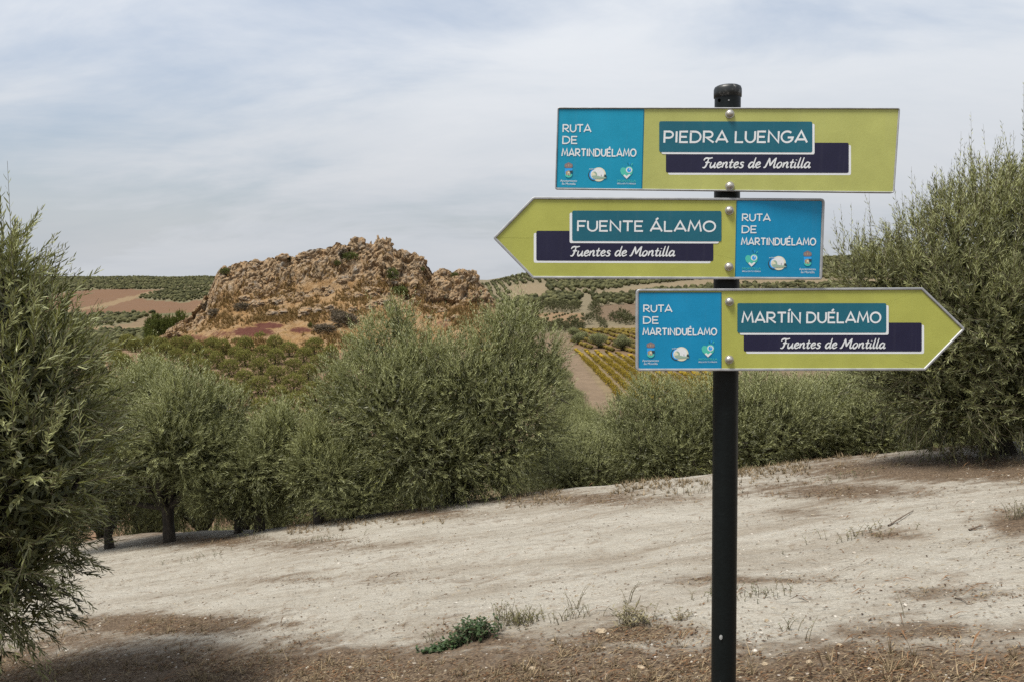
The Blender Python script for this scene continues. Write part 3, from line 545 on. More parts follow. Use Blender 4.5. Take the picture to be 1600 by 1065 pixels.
# dry grass tufts on the hill
def tufts(name, pts, scl, m, seed, nb=7, h=.5, spread=.55, w=.05):
    rs = np.random.RandomState(seed); n = len(pts); a = rs.uniform(0, 6.28, (n, nb)); t = rs.uniform(.1, spread, (n, nb)); H = h * scl[:, None] * rs.uniform(.5, 1.1, (n, nb))
    dx, dy = np.cos(a), np.sin(a); b0 = pts[:, None] + np.stack([dx, dy, 0 * dx], -1) * (.12 * h * scl)[:, None, None]; px_, py_ = -dy, dx; ww = w * scl[:, None]
    s = np.stack([px_ * ww, py_ * ww, 0 * px_], -1); tip = b0 + np.stack([dx * t * H, dy * t * H, H], -1); V = np.stack([b0 - s, b0 + s, tip], 2).reshape(-1, 3)
    return link(name, mesh_np(name, V, [np.arange(len(V)).reshape(-1, 3)], m, attrs={'rnd': np.repeat(rs.rand(n * nb), 3)}))
m_straw = leafmat('dry_grass', (.15, .085, .030), (.37, .235, .10), (.28, .18, .08), .2, .9)
m_strawn = leafmat('dry_straw', (.11, .078, .045), (.30, .235, .15), (.24, .18, .11), .1, .9)
m_weed = leafmat('weed_leaf', (.05, .065, .025), (.12, .14, .05), (.12, .14, .06), .2)
fl = P.reshape(-1, 3); SS = np.broadcast_to(S, HX.shape).ravel(); gmask = np.where((SS > .02) & (SS < .72) & (red.ravel() < .4), .12 + 1.2 * gr.ravel() + .6 * (SS > .3) * (SS < .6), 0) * np.clip((fbm(fl * .25, 3, 66) - .36) * 5, 0, 1)
pk = rs.choice(len(fl), 9000, p=gmask / gmask.sum()); tag(tufts('dry_grass', fl[pk] + rs.uniform(-.3, .3, (9000, 3)) * [1, 1, 0], rs.uniform(.5, 1.4, 9000), m_straw, 3, 6, .7, .6, .09), kind='stuff')

# ------------------------------------------------------------------ distant groves
def grid_pts(polys, sx, sy, rot, ylo, yhi, xlo, xhi, seed, drop=.05, jit=.4):
    rs = np.random.RandomState(seed); n = int(max(yhi - ylo, xhi - xlo) * 1.5); gi = np.arange(-n / sx, n / sx); gj = np.arange(-n / sy, n / sy); I, J = np.meshgrid(gi, gj); u, v = I.ravel() * sx, J.ravel() * sy
    x = u * math.cos(rot) - v * math.sin(rot) + (xlo + xhi) / 2; y = u * math.sin(rot) + v * math.cos(rot) + (ylo + yhi) / 2; x += rs.normal(size=len(x)) * jit; y += rs.normal(size=len(x)) * jit
    k = (y > ylo) & (y < yhi) & (x > xlo) & (x < xhi); x, y = x[k], y[k]; z = height(x, y); a, b2 = pix(x, y, z); m = np.zeros(len(x), bool)
    for p in polys: m |= inpoly(a, b2, p)
    m &= rs.rand(len(x)) > drop; return np.stack([x[m], y[m], z[m]], -1)
def blobs(name, pts, size, m, seed, sub=1, flat=.8):
    rs = np.random.RandomState(seed); v, f = ICO[sub]; n = len(pts); s = size * rs.uniform(.75, 1.2, (n, 1, 1)); d = rs.uniform(.72, 1.25, (n, len(v), 1)); V = v[None] * d * s * np.array([1, 1, flat]); V = V + pts[:, None] + np.array([0, 0, 1]) * s * flat * .9
    F = (f[None] + (np.arange(n) * len(v))[:, None, None]).reshape(-1, 3); return link(name, mesh_np(name, V.reshape(-1, 3), [F], m, attrs={'rnd': np.repeat(rs.rand(n), len(v))}))
ptsL = np.concatenate([grid_pts([Z_OLIVE_L[0]], 8, 11, R(35), 700, 1740, -1150, -350, 1, jit=.8), grid_pts([Z_OLIVE_L[1]], 8, 10, R(-30), 600, 1500, -750, -300, 2), grid_pts([Z_OLIVE_L[2]], 7, 8, R(40), 450, 1100, -650, -250, 3), grid_pts([Z_OLIVE_L[3]], 6, 8, R(5), 300, 900, -500, -150, 4)])
print('far left', len(ptsL)); blobs('distant_olive_grove', ptsL, 2.3, m_farol, 1, 0)['kind'] = 'stuff'
hr = [(x, 482 - (x - 265) * .08 + (k % 2)) for k, x in enumerate(range(262, 320, 3))]; 
FULL = [(735, 418), (1500, 370), (1500, 512), (905, 517), (890, 542), (840, 546), (790, 505), (735, 480)]
NOT_R = Z_TAN_R + Z_THIN_R + [[(935, 479), (1100, 470), (1300, 462), (1300, 493), (1010, 493), (938, 499)], [(908, 462), (922, 462), (922, 506), (905, 500)]]
ZR1 = [(735, 418), (858, 418), (858, 445), (830, 468), (735, 480)]; ZR2 = [(830, 464), (925, 462), (915, 490), (835, 490), (790, 480)]
def band(poly, sx, sy, ro, seed, excl):
    p = grid_pts([poly], sx, sy, ro, 205, 780, -60, 560, seed, .05, .3); a, b2 = pix(p[:, 0], p[:, 1], p[:, 2]); k = np.ones(len(p), bool)
    for e in NOT_R + excl: k &= ~inpoly(a, b2, e)
    return p[k]
ptsR = np.concatenate([band(ZR1, 5.0, 6.2, R(3), 11, [ZR2]), band(ZR2, 4.4, 6.2, R(-20), 12, []), band(FULL, 5.4, 6.2, R(6), 13, [ZR1, ZR2])])
a, b2 = pix(ptsR[:, 0], ptsR[:, 1], ptsR[:, 2]); vis = (a < 1000) | ((a < 1330) & (b2 < 452)); order = np.argsort(ptsR[:, 1] + np.where(vis & (a > 765), 0, 1e4))
FARM = [blob_tree(s, 70, 5, .5, m_farol, 1.75, 2.9, 6) for s in (61, 62, 63)]
nobj = 90; oi = order[:nobj]; rest = order[nobj:]
for q, i in enumerate(oi):
    o = link('olive_tree', FARM[q % 3][0], None, ptsR[i] - np.array([0, 0, .2]), q * 1.3, .95 + .2 * math.sin(q * 3.1)); tag(o, 'small round olive tree in the planted rows on the hillside right of the rocky hill', 'tree', 'olive trees on the right hillside')
print('far right', len(ptsR)); blobs('hillside_olive_grove', ptsR[rest], 1.55, m_farol, 2, 1, .8)['kind'] = 'stuff'
th = grid_pts(Z_THIN_R, 6, 3, R(-25), 215, 760, -60, 300, 33, .1); blobs('young_olive_rows', th, .6, m_farol, 5, 1)['kind'] = 'stuff'
# shrub-like olives between the vineyards
for q, (px_, top, y, s) in enumerate([(903, 533, 168, 1.2), (935, 538, 160, 1.5), (973, 543, 155, 1.5), (897, 525, 185, 1.3), (910, 528, 180, 1.0), (1010, 548, 152, 1.4)]):
    p = at(px_, top, y); root = bpy.data.objects.new('olive_tree', None); COL.objects.link(root); root.location = (p[0], y, hz(p[0], y)); root.scale = (s, s, s * .8); root.rotation_euler = (0, 0, q * 1.1)
    tag(root, ['small olive at the left corner between the vineyards', 'round olive between the two vineyards, second from the left', 'wide olive between the two vineyards beside the blue panel', 'olive behind the vineyard corner, farther uphill', 'smallest olive by the vineyard corner', 'olive between the vineyards hidden by the lowest board'][q], 'tree', 'olives between the vineyards')
    link('crown', GEN[q % 3][0], root).scale = (.75, .75, .75); link('trunk', GEN[q % 3][1], root)
# scrub trees on the right skyline
sk = [at(x, 428 - (x - 800) * .01, 690) for x in range(745, 1000, 9)]; sk = np.array([[p[0], p[1], hz(p[0], p[1])] for p in sk])
for q, p in enumerate(sk):
    o = link('skyline_tree', FARM[q % 3][0], None, p, q, (.9 + .5 * abs(math.sin(q * 2.3)), 1, 1.0 + .5 * abs(math.sin(q * 1.7)))); tag(o, 'dark tree standing on the skyline of the right hillside', 'tree', 'trees on the right skyline')
# vineyards
def vine_mesh(seed):
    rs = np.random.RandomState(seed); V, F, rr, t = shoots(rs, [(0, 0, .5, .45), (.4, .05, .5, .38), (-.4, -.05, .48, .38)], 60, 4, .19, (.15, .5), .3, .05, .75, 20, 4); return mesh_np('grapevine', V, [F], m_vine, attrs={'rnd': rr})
VM = [vine_mesh(s) for s in (71, 72, 73)]
v1 = grid_pts([Z_VINE1], 1.15, 1.75, R(91), 70, 175, 5, 60, 41, .05, .07); v1 = v1[np.argsort(v1[:, 1])]; a, b2 = pix(v1[:, 0], v1[:, 1], v1[:, 2]); hidv = (a > 1010) & (b2 < 590)
v1 = np.concatenate([v1[~hidv], v1[hidv]]); print('vines', len(v1), (~hidv).sum())
for q, p in enumerate(v1[:290]):
    o = link('grapevine', VM[q % 3], None, p, R(90) + (q % 2) * math.pi, (.95, .72, .55 + .25 * abs(math.sin(q * 1.9)))); tag(o, 'yellowing grapevine in the rows of the nearer vineyard', 'vine', 'grapevines of the nearer vineyard')
def vine_mass(name, pts, seed, m, s=1.):
    rs = np.random.RandomState(seed); v, f = ICO[1]; n = len(pts); V = v[None] * rs.uniform(.6, 1.2, (n, len(v), 1)) * np.array([.6, .6, .42]) * s + pts[:, None] + np.array([0, 0, .45]); F = (f[None] + (np.arange(n) * len(v))[:, None, None]).reshape(-1, 3)
    link(name, mesh_np(name, V.reshape(-1, 3), [F], m, attrs={'rnd': np.repeat(rs.rand(n), len(v))}))['kind'] = 'stuff'
vine_mass('far_end_grapevines', v1[290:], 1, m_vine, .72) if len(v1) > 290 else None
m_vine2 = leafmat('vine_leaf_olive', (.07, .055, .010), (.17, .125, .022), (.13, .10, .025), .15, .8)
v2 = grid_pts([Z_VINE2], 1.3, 3.1, R(97), 140, 260, 5, 90, 42, .05, .15); print('v2', len(v2)); vine_mass('upper_vineyard', v2, 2, m_vine2, 1.05)

# ------------------------------------------------------------------ signpost
m_post, nt, b = mat('post_paint'); n = mth(nt, 'ADD', mth(nt, 'MULTIPLY', noise(nt, 22, 6, .7), .55), mth(nt, 'MULTIPLY', noise(nt, 150, 3, .6), .45)); nt.links.new(ramp(nt, n, [(.3, (.003, .005, .0055)), (.64, (.006, .009, .0095)), (.68, (.05, .055, .053))]), b.inputs['Base Color']); b.inputs['Roughness'].default_value = .42; b.inputs['Specular IOR Level'].default_value = .22; bump(nt, b, noise(nt, 90, 4), .002, .3)
m_cap, nt, b = mat('post_cap_worn'); n = noise(nt, 55, 6, .75); geo = N(nt, 'ShaderNodeTexCoord'); nt.links.new(ramp(nt, n, [(.52, (.008, .011, .011)), (.60, (.04, .042, .04)), (.655, (.34, .34, .32))]), b.inputs['Base Color']); b.inputs['Roughness'].default_value = .45
m_alu, nt, b = mat('aluminium'); n = noise(nt, 35, 5, .6); nt.links.new(ramp(nt, n, [(.3, (.26, .27, .28)), (.7, (.40, .41, .42))]), b.inputs['Base Color']); b.inputs['Metallic'].default_value = .25; b.inputs['Roughness'].default_value = .5
m_steel = plain('bolt_steel', (.50, .48, .44), .42, .8, .25, 300)
def vinyl(name, col, rough=.38, var=.10):
    m, nt, b = mat(name); n = noise(nt, 9, 6, .65); n2 = noise(nt, 160, 3, .6); cc = ramp(nt, n, [(.3, tuple(x * (1 - var) for x in col)), (.7, tuple(min(1, x * (1 + var) + .004) for x in col))])
    n4 = noise(nt, 14, 4, .6, stretch=(3.5, 1, .12)); cc = mixc(nt, rng(nt, n4, .52, .74, 0, .16), cc, tuple(x * .75 + .07 for x in col)); cc = mixc(nt, rng(nt, n2, .66, .78, 0, .22), cc, tuple(x * .6 + .12 for x in col)); nt.links.new(cc, b.inputs['Base Color']); b.inputs['Roughness'].default_value = rough; b.inputs['Specular IOR Level'].default_value = .35; bump(nt, b, n2, .0006, .25); return m
m_lime = vinyl('lime_vinyl', (.385, .40, .088)); m_blue = vinyl('blue_vinyl', (.0, .225, .43), .5); m_blue2 = vinyl('blue_vinyl_faded', (.0, .26, .42), .5); m_blued = vinyl('blue_border', (.0, .13, .22))
m_teal = vinyl('teal_vinyl', (.010, .115, .165)); m_navy = vinyl('navy_vinyl', (.012, .012, .040)); m_white = vinyl('white_vinyl', (.72, .75, .77), .4, .04)
m_mint = plain('mint_print', (.07, .50, .40), .4); m_sky = plain('light_blue_print', (.02, .34, .80), .4); m_tan = plain('tan_print', (.35, .28, .18), .4); m_crown = plain('crown_print', (.22, .16, .17), .4); m_dark = plain('dark_print', (.02, .05, .07), .4); m_cream = plain('cream_print', (.70, .68, .50), .4); m_sage = plain('sage_print', (.30, .42, .33), .4)
m_lime_old = vinyl('lime_vinyl_faded', (.41, .43, .13))

m_stone_grey = plain('bare_primer', (.38, .39, .38), .6)
m_hole = plain('hole_dark', (.002, .002, .002), .9, spec=0)
def pole():
    top = at(1137, 150, 2.003); bot = at(1130.5, 1060, 2.003); d = (bot - top) / (bot[2] - top[2]); zb = hz(bot[0], 2.003) - .3
    root = bpy.data.objects.new('signpost', None); COL.objects.link(root); base = top + d * (zb - top[2]); root.location = (base[0], base[1], hz(base[0], base[1])); tag(root, 'black steel post with a worn cap carrying the three route boards', 'post')
    off = np.array(root.location); r = .0315
    zs = np.concatenate([[zb], np.linspace(zb + .1, top[2] + .004, 40)]); pts = np.array([top + d * (z - top[2]) for z in zs]) - off; v, f = tube(pts, np.full(len(zs), r), 40); link('pole', mesh_np('pole', v, [f], m_post, smooth=True), root)
    zc = top[2] - .005; prof = [(.0318, 0), (.0335, .001), (.0338, .012), (.0335, .020), (.0315, .0255), (.026, .0285), (.015, .0295), (.0005, .0298)]
    pts = np.array([top + d * (zc + h - top[2]) for _, h in prof]) - off; v, f = tube(pts, [q for q, _ in prof], 40); link('cap', mesh_np('cap', v, [f], m_cap, smooth=True), root)
    # small drilled hole under the cap and a paint chip low on the post
    def disc(px_, py_, rr, sy, m, name):
        p = at(px_, py_, 2.003 - .0322); a = np.linspace(0, 6.283, 14, endpoint=False); q = np.stack([rr * np.cos(a), .0006 + 0 * a + 14 * (rr * np.cos(a)) ** 2, rr * sy * np.sin(a)], -1) + p - off; o = link(name, mesh_np(name, np.concatenate([q, [q.mean(0) - np.array([0, .0008, 0])]]), [np.array([[i, (i + 1) % 14, 14] for i in range(14)])], m), root)
    disc(1124, 157, .0038, 1.2, m_hole, 'drill_hole'); disc(1126.5, 995, .0042, 1.6, m_stone_grey, 'paint_chip'); disc(1139, 157, .0020, .8, m_alu, 'paint_chip')
    return root
pole()

# stroke lettering -----------------------------------------------------------
def E_(cx, cy, rx, ry, a0, a1, n=10): return [(cx + rx * math.cos(R(a)), cy + ry * math.sin(R(a))) for a in np.linspace(a0, a1, n)]
CAP = {
 'P': (.72, [[(.02, -.02), (.02, 1)], [(-.06, .98), (.38, .98)] + E_(.38, .70, .30, .28, 90, -90) + [(.02, .42)]]),
 'I': (.18, [[(.08, 0), (.08, 1)]]),
 'E': (.66, [[(.62, .97), (.02, .97), (.02, .03), (.64, .03)], [(.02, .5), (.54, .5)]]),
 'D': (.86, [[(-.04, .97), (.34, .97)] + E_(.34, .5, .46, .47, 90, -90, 14) + [(.03, .03), (.03, .97)]]),
 'R': (.82, [[(.03, 0), (.03, 1)], [(-.05, .97), (.42, .97)] + E_(.42, .71, .28, .26, 90, -90) + [(.2, .45), (.80, .0)]]),
 'A': (.92, [[(0, 0), (.44, 1), (.90, 0)], [(.13, .27), (.78, .27)]]),
 'L': (.62, [[(.03, 1), (.03, .03), (.62, .03)]]),
 'U': (.78, [[(.02, 1), (.02, .42)] + E_(.38, .42, .36, .40, 180, 360, 12) + [(.74, 1)]]),
 'N': (.84, [[(.03, 0), (.03, 1), (.78, .02), (.78, 1)]]),
 'G': (.90, [E_(.44, .5, .44, .48, 48, 345, 20)[:-1] + [(.86, .44), (.48, .44)]]),
 'F': (.62, [[(.02, 0), (.02, .97), (.64, .97)], [(.02, .5), (.54, .5)]]),
 'T': (.76, [[(-.02, .97), (.76, .97)], [(.37, .97), (.37, 0)]]),
 'M': (1.02, [[(.0, 0), (.16, 1), (.50, .22), (.84, 1), (.99, 0)]]),
 'O': (.92, [E_(.45, .5, .45, .48, 90, 450, 26)]),
 'B': (.72, [[(.03, .5), (.4, .5)] + E_(.4, .27, .28, .24, 90, -90, 8) + [(.03, .03), (.03, .97), (.36, .97)] + E_(.36, .74, .26, .23, 90, -90, 8)]),
 'Y': (.8, [[(0, 1), (.4, .5), (.8, 1)], [(.4, .5), (.4, 0)]]),
 'S': (.68, [E_(.35, .74, .3, .23, 40, 270, 10) + E_(.35, .26, .32, .24, 90, -140, 10)]),
 'C': (.8, [E_(.44, .5, .44, .48, 50, 310, 18)]),
}
for a_, b_ in (('Á', 'A'), ('É', 'E'), ('Í', 'I')):
    w_, s_ = CAP[b_]; cx = {'Á': .44, 'É': .34, 'Í': .08}[a_]; CAP[a_] = (w_, s_ + [[(cx - .03, 1.12), (cx + .16, 1.30)]])
def cr_(pts, n=7):
    p = np.array([pts[0]] + list(pts) + [pts[-1]], float); o = []
    for i in range(1, len(p) - 2):
        for t in np.linspace(0, 1, n, endpoint=False): o.append(.5 * ((2 * p[i]) + (-p[i - 1] + p[i + 1]) * t + (2 * p[i - 1] - 5 * p[i] + 4 * p[i + 1] - p[i + 2]) * t * t + (-p[i - 1] + 3 * p[i] - 3 * p[i + 1] + p[i + 2]) * t ** 3))
    o.append(p[-1]); return [tuple(q) for q in o]
SCR = {
 'F': (.62, [[(-.06, .74), (.0, .92), (.18, 1.0), (.45, .97), (.72, 1.04)], [(.36, .97), (.33, .6), (.26, .2), (.14, .0), (-.04, .04)], [(.12, .52), (.3, .56), (.56, .53)]]),
 'u': (.60, [[(.04, .56), (.0, .25), (.08, .02), (.24, .08), (.38, .3), (.42, .56)], [(.42, .56), (.40, .2), (.46, .0), (.60, .1)]]),
 'e': (.50, [[(.06, .26), (.3, .32), (.38, .46), (.26, .57), (.09, .46), (.02, .24), (.14, .01), (.32, .04), (.48, .16)]]),
 'n': (.60, [[(.02, .56), (.03, .3), (.0, .0)], [(.02, .25), (.16, .48), (.3, .56), (.37, .44), (.35, .15), (.42, .0), (.56, .1)]]),
 't': (.40, [[(.16, .86), (.12, .5), (.1, .14), (.18, .0), (.36, .1)], [(-.06, .52), (.1, .55), (.34, .56)]]),
 's': (.46, [[(.38, .48), (.24, .57), (.08, .48), (.14, .34), (.32, .24), (.3, .06), (.12, -.01), (-.02, .07)]]),
 'd': (.60, [[(.40, .46), (.24, .57), (.06, .42), (.0, .16), (.12, .0), (.28, .1), (.40, .34)], [(.50, 1.06), (.44, .6), (.41, .16), (.46, .0), (.60, .1)]]),
 'M': (1.05, [[(-.16, .02), (.0, .06), (.10, .4), (.22, 1.0)], [(.22, 1.0), (.32, .6), (.44, .18)], [(.44, .18), (.62, .62), (.86, 1.02)], [(.86, 1.02), (.82, .5), (.82, .1), (.9, .0), (1.02, .1)]]),
 'o': (.54, [[(.22, .57), (.06, .42), (.0, .18), (.1, .0), (.26, .04), (.4, .26), (.38, .48), (.22, .57)]]),
 'i': (.26, [[(.04, .56), (.01, .15), (.07, .0), (.22, .1)], [(.05, .76), (.06, .82)]]),
 'l': (.28, [[(.10, 1.06), (.04, .5), (.03, .14), (.1, .0), (.25, .1)]]),
 'a': (.60, [[(.40, .46), (.24, .57), (.06, .42), (.0, .16), (.12, .0), (.28, .1), (.40, .34)], [(.44, .56), (.40, .16), (.46, .0), (.60, .1)]]),
}
def strip(pts, w, taper=None):
    pts = [q for i, q in enumerate(pts) if i == 0 or math.dist(q, pts[i - 1]) > 1e-7]; p = np.array(pts, float); closed = np.linalg.norm(p[0] - p[-1]) < 1e-6; d = np.diff(p, axis=0); d = d / np.maximum(np.linalg.norm(d, axis=1, keepdims=True), 1e-9); nrm = np.stack([-d[:, 1], d[:, 0]], -1); L = []
    for i in range(len(p)):
        if i == 0: m = nrm[0] if not closed else nrm[0] + nrm[-1]
        elif i == len(p) - 1: m = nrm[-1] if not closed else nrm[0] + nrm[-1]
        else: m = nrm[i - 1] + nrm[i]
        m = m / max(np.linalg.norm(m), 1e-6); k = max(.5, abs(float(np.dot(m, nrm[min(i, len(nrm) - 1)])))); L.append(m / k)
    L = np.array(L); ww = np.full(len(p), w / 2) if taper is None else w / 2 * taper(np.linspace(0, 1, len(p)), p)
    return p + L * ww[:, None], p - L * ww[:, None]

SHEET = {}
class Board:
    """a route board: local frame with X along it, Z up, -Y to the front; px() turns a spot of the photograph into board coordinates"""
    def __init__(s, x, y, z, yaw, roll, lean):
        s.M = Matrix.Translation((x, y, z)) @ Matrix.Rotation(yaw, 4, 'Z') @ Matrix.Rotation(-lean * -1, 4, 'X') @ Matrix.Rotation(-roll, 4, 'Y'); s.I = np.array(s.M.inverted()); s.root = None
    def px(s, x, y):
        o = s.I @ np.array([0, 0, EYE, 1]); d = s.I[:3, :3] @ ray(x, y); t = -o[1] / d[1]; q = o[:3] + d * t; return q[0], q[2]
    def poly(s, name, rings_, y, m, parent, thick=None):
        V, F = [], []
        for r in rings_:
            if name != 'face': F.append((np.arange(len(r)) + len(V))[None]); V += [(a, -y, b) for a, b in r]; continue
            o, n = len(V), len(r); i = np.arange(n); F.append(np.stack([np.full(n, o + n), o + i, o + (i + 1) % n], -1)); V += [(a, -y, b) for a, b in r] + [(sum(q[0] for q in r) / n, -y, sum(q[1] for q in r) / n)]
        me = mesh_np(name, np.array(V), F, m); return link(name, me, parent)
def fix_ccw(r): 
    a = sum(r[i][0] * r[(i + 1) % len(r)][1] - r[(i + 1) % len(r)][0] * r[i][1] for i in range(len(r))); return r if a > 0 else r[::-1]
def rnd_poly(c4, rad, n=5):
    c4 = fix_ccw(c4); out = []
    for i in range(len(c4)):
        p = np.array(c4[i]); a = np.array(c4[i - 1]) - p; b2 = np.array(c4[(i + 1) % len(c4)]) - p; r = rad[i] if hasattr(rad, '__len__') else rad
        la, lb = np.linalg.norm(a), np.linalg.norm(b2); cs = np.dot(a, b2) / la / lb; tl = min(r / math.tan(math.acos(max(-1, min(1, cs))) / 2), la * .45, lb * .45) if r > 0 else 0
        if tl < 1e-6: out.append(tuple(p)); continue
        A, B = p + a / la * tl, p + b2 / lb * tl
        for t in np.linspace(0, 1, n): out.append(tuple(A * (1 - t) ** 2 + 2 * p * t * (1 - t) + B * t * t))
    return out
def inset(r, d):
    p = np.array(r); n = len(p); o = []
    for i in range(n):
        e1, e2 = p[i] - p[i - 1], p[(i + 1) % n] - p[i]; e1, e2 = e1 / np.linalg.norm(e1), e2 / np.linalg.norm(e2); n1, n2 = np.array([-e1[1], e1[0]]), np.array([-e2[1], e2[0]]); m = n1 + n2; m /= np.linalg.norm(m); o.append(tuple(p[i] + m * d / max(.5, np.dot(m, n1))))
    return o
def loft(name, levels, m, parent, cap0=False, cap1=False):
    n = len(levels[0][0]); V = np.array([(a, y, b) for r, y in levels for a, b in r]); i = np.arange(len(levels) * n).reshape(len(levels), n); j = np.roll(i, -1, 1); F = [np.stack([i[:-1], j[:-1], j[1:], i[1:]], -1).reshape(-1, 4)]
    if cap0: F.append(i[0][None])
    if cap1: F.append(i[-1][None][:, ::-1])
    return link(name, mesh_np(name, V, F, m), parent)
def text_strokes(text, font, gap, space):
    x = 0; out = []
    for ch in text:
        if ch == ' ': x += space; continue
        w_, st = font[ch]
        for s_ in st: out.append([(a + x, b) for a, b in (cr_(s_) if font is SCR else s_)])
        x += w_ + gap
    return out, x - gap
def write(B, name, text, x0, x1, ybase, ytop, m, parent, font=CAP, w=.15, gap=.2, space=.5, slant=0, depth=.0014, tilt=0, bold=1.):
    st, W = text_strokes(text, font, gap, space); V, F = [], []
    (ax, az) = B.px(x0, ybase); (bx, bz) = B.px(x1, ybase + tilt); (cx_, cz) = B.px(x0, ytop); H = cz - az; sx = (bx - ax) / (W + slant * 0); sl = (bz - az) / (bx - ax)
    for q, s_ in enumerate(st):
        P2 = [(a * sx + b_ * slant * H, b_ * H) for a, b_ in s_]
        tp = (lambda t, p: .62 + .5 * np.sin(np.clip(t, 0, 1) * math.pi)) if font is SCR else (lambda t, p: 1 + .08 * np.cos(t * 2 * math.pi))
        Lf, Rt = strip(P2, w * H * bold, tp); o = len(V); n = len(Lf)
        for a in list(Lf) + list(Rt): V.append((ax + a[0], -(depth + (q % 5) * .00005), az + a[1] + a[0] * sl))
        F += [[o + i, o + n + i, o + n + i + 1, o + i + 1] for i in range(n - 1)]
    return link(name, mesh_np(name, np.array(V), [np.array(F)], m), parent)
def small_text(B, name, text, cx, y, hpx, wpx, m, parent):
    cu = bpy.data.curves.new(name, 'FONT'); cu.body = text; cu.align_x = 'CENTER'; cu.size = 1; cu.resolution_u = 2; ob = bpy.data.objects.new('t', cu); COL.objects.link(ob); dg = bpy.context.evaluated_depsgraph_get(); me = bpy.data.meshes.new_from_object(ob.evaluated_get(dg)); bpy.data.objects.remove(ob)
    co = np.array([v.co[:] for v in me.vertices]); wd = co[:, 0].max() - co[:, 0].min(); (ax, az) = B.px(cx - wpx / 2, y); (bx, bz) = B.px(cx + wpx / 2, y); (_, hz_) = B.px(cx, y - hpx); s_ = (bx - ax) / wd; sh = (hz_ - az) / .73
    for v in me.vertices: a, b2 = v.co.x, v.co.y; v.co = ((ax + bx) / 2 + a * s_, -.0014, az + b2 * sh)
    me.materials.clear(); me.materials.append(m); return link(name, me, parent)
def ell(cx, cy, rx, ry, a0=0, a1=360, n=20): return [(cx + rx * math.cos(R(a)), cy - ry * math.sin(R(a))) for a in np.linspace(a0, a1, n, endpoint=(a1 - a0) < 360)]
def logo(B, name, items, parent):
    V, F, mats, mid = [], [], [], []
    for k, (m, pts) in enumerate(items):
        r = fix_ccw([B.px(*q) for q in pts]); F.append((np.arange(len(r)) + len(V))[None]); V += [(a, -(.0014 + k * .00008), b) for a, b in r]
        if m not in mats: mats.append(m)
        mid.append(mats.index(m))
    return link(name, mesh_np(name, np.array(V), F, mats, mid), parent)
def crest(B, x, y, p):
    it = [(m_crown, [(x - 6.5, y - 7), (x - 6, y - 11), (x - 3, y - 12.5), (x, y - 14), (x + 3, y - 12.5), (x + 6, y - 11), (x + 6.5, y - 7), (x + 4, y - 5), (x - 4, y - 5)]), (m_tan, ell(x, y - 9, 1.2, 2.2, n=8)), (m_tan, ell(x - 3.7, y - 8.6, .8, 1.8, n=8)), (m_tan, ell(x + 3.7, y - 8.6, .8, 1.8, n=8)),
          (m_sky, [(x - 6, y - 4.5), (x + 6, y - 4.5), (x + 6, y + 3)] + ell(x, y + 4, 6, 6, 360, 180, 12)[1:-1] + [(x - 6, y + 3)]), (m_blued, [(x - .3, y - 1), (x + 6, y - 1), (x + 6, y + 5), (x - .3, y + 5)]), (m_mint, [(x - 6, y + 4.6)] + ell(x, y + 4.8, 5.8, 5.2, 180, 360, 12) + [(x + 6, y + 4.6)]),
          (m_tan, [(x - 5, y + 1), (x - 2.5, y - .5), (x + .5, y - 1.5), (x + 2.6, y + 1.5), (x + 2.8, y + 6.5), (x - 4, y + 6)]), (m_cream, [(x - 1.4, y + 1), (x + 1.6, y + 1), (x + 1.6, y + 6.6), (x - 1.4, y + 6.6)]), (m_dark, ell(x + 4, y + .8, 2.3, 1.8, n=10)), (m_dark, [(x - .4, y + 3.4), (x + .8, y + 3.4), (x + .8, y + 6.6), (x - .4, y + 6.6)])]
    logo(B, 'crest_logo', it, p); small_text(B, 'lettering', 'Ayuntamiento', x, y + 16.4, 3.6, 26, m_white, p); small_text(B, 'lettering', 'de Montilla', x, y + 21.2, 3.6, 21.5, m_white, p)
def emblem(B, x, y, p):
    it = [(m_dark, ell(x - 6.5, y + .5, 8.6, 9)), (m_cream, ell(x + 1.5, y - .5, 11, 11, n=28)), (m_white, ell(x + 1, y - 2, 9, 8.4, n=24)), (m_sky, ell(x - 6.2, y, 7.2, 8)), (m_white, ell(x - 4.8, y - .3, 6.4, 7.2)), (m_sage, ell(x - 5.2, y + .2, 4.4, 5.2)), (m_cream, [(x - 9, y + 2), (x - 9, y - 3.4), (x - 6.5, y - 3.8), (x - 3.6, y - 1), (x - 3, y + 2)]),
          (m_sage, [(x - 10, y + 2), (x - 4, y + 1), (x + 4, y + 2.8), (x + 12, y + 3.4), (x + 13.5, y + 5.6), (x + 2, y + 6.4), (x - 7, y + 6)]), (m_dark, [(x + 9.5, y + 3), (x + 10.6, y - .6), (x + 12, y - .2), (x + 14.5, y + 3.2), (x + 12, y + 4.2)]), (m_dark, [(x + 5, y + 2), (x + 5, y - .2), (x + 5.7, y - .2), (x + 5.7, y + 2)])]
    logo(B, 'emblem_logo', it, p); small_text(B, 'lettering', 'AGENDA', x - 7.5, y - 8, 2.0, 12, m_white, p)
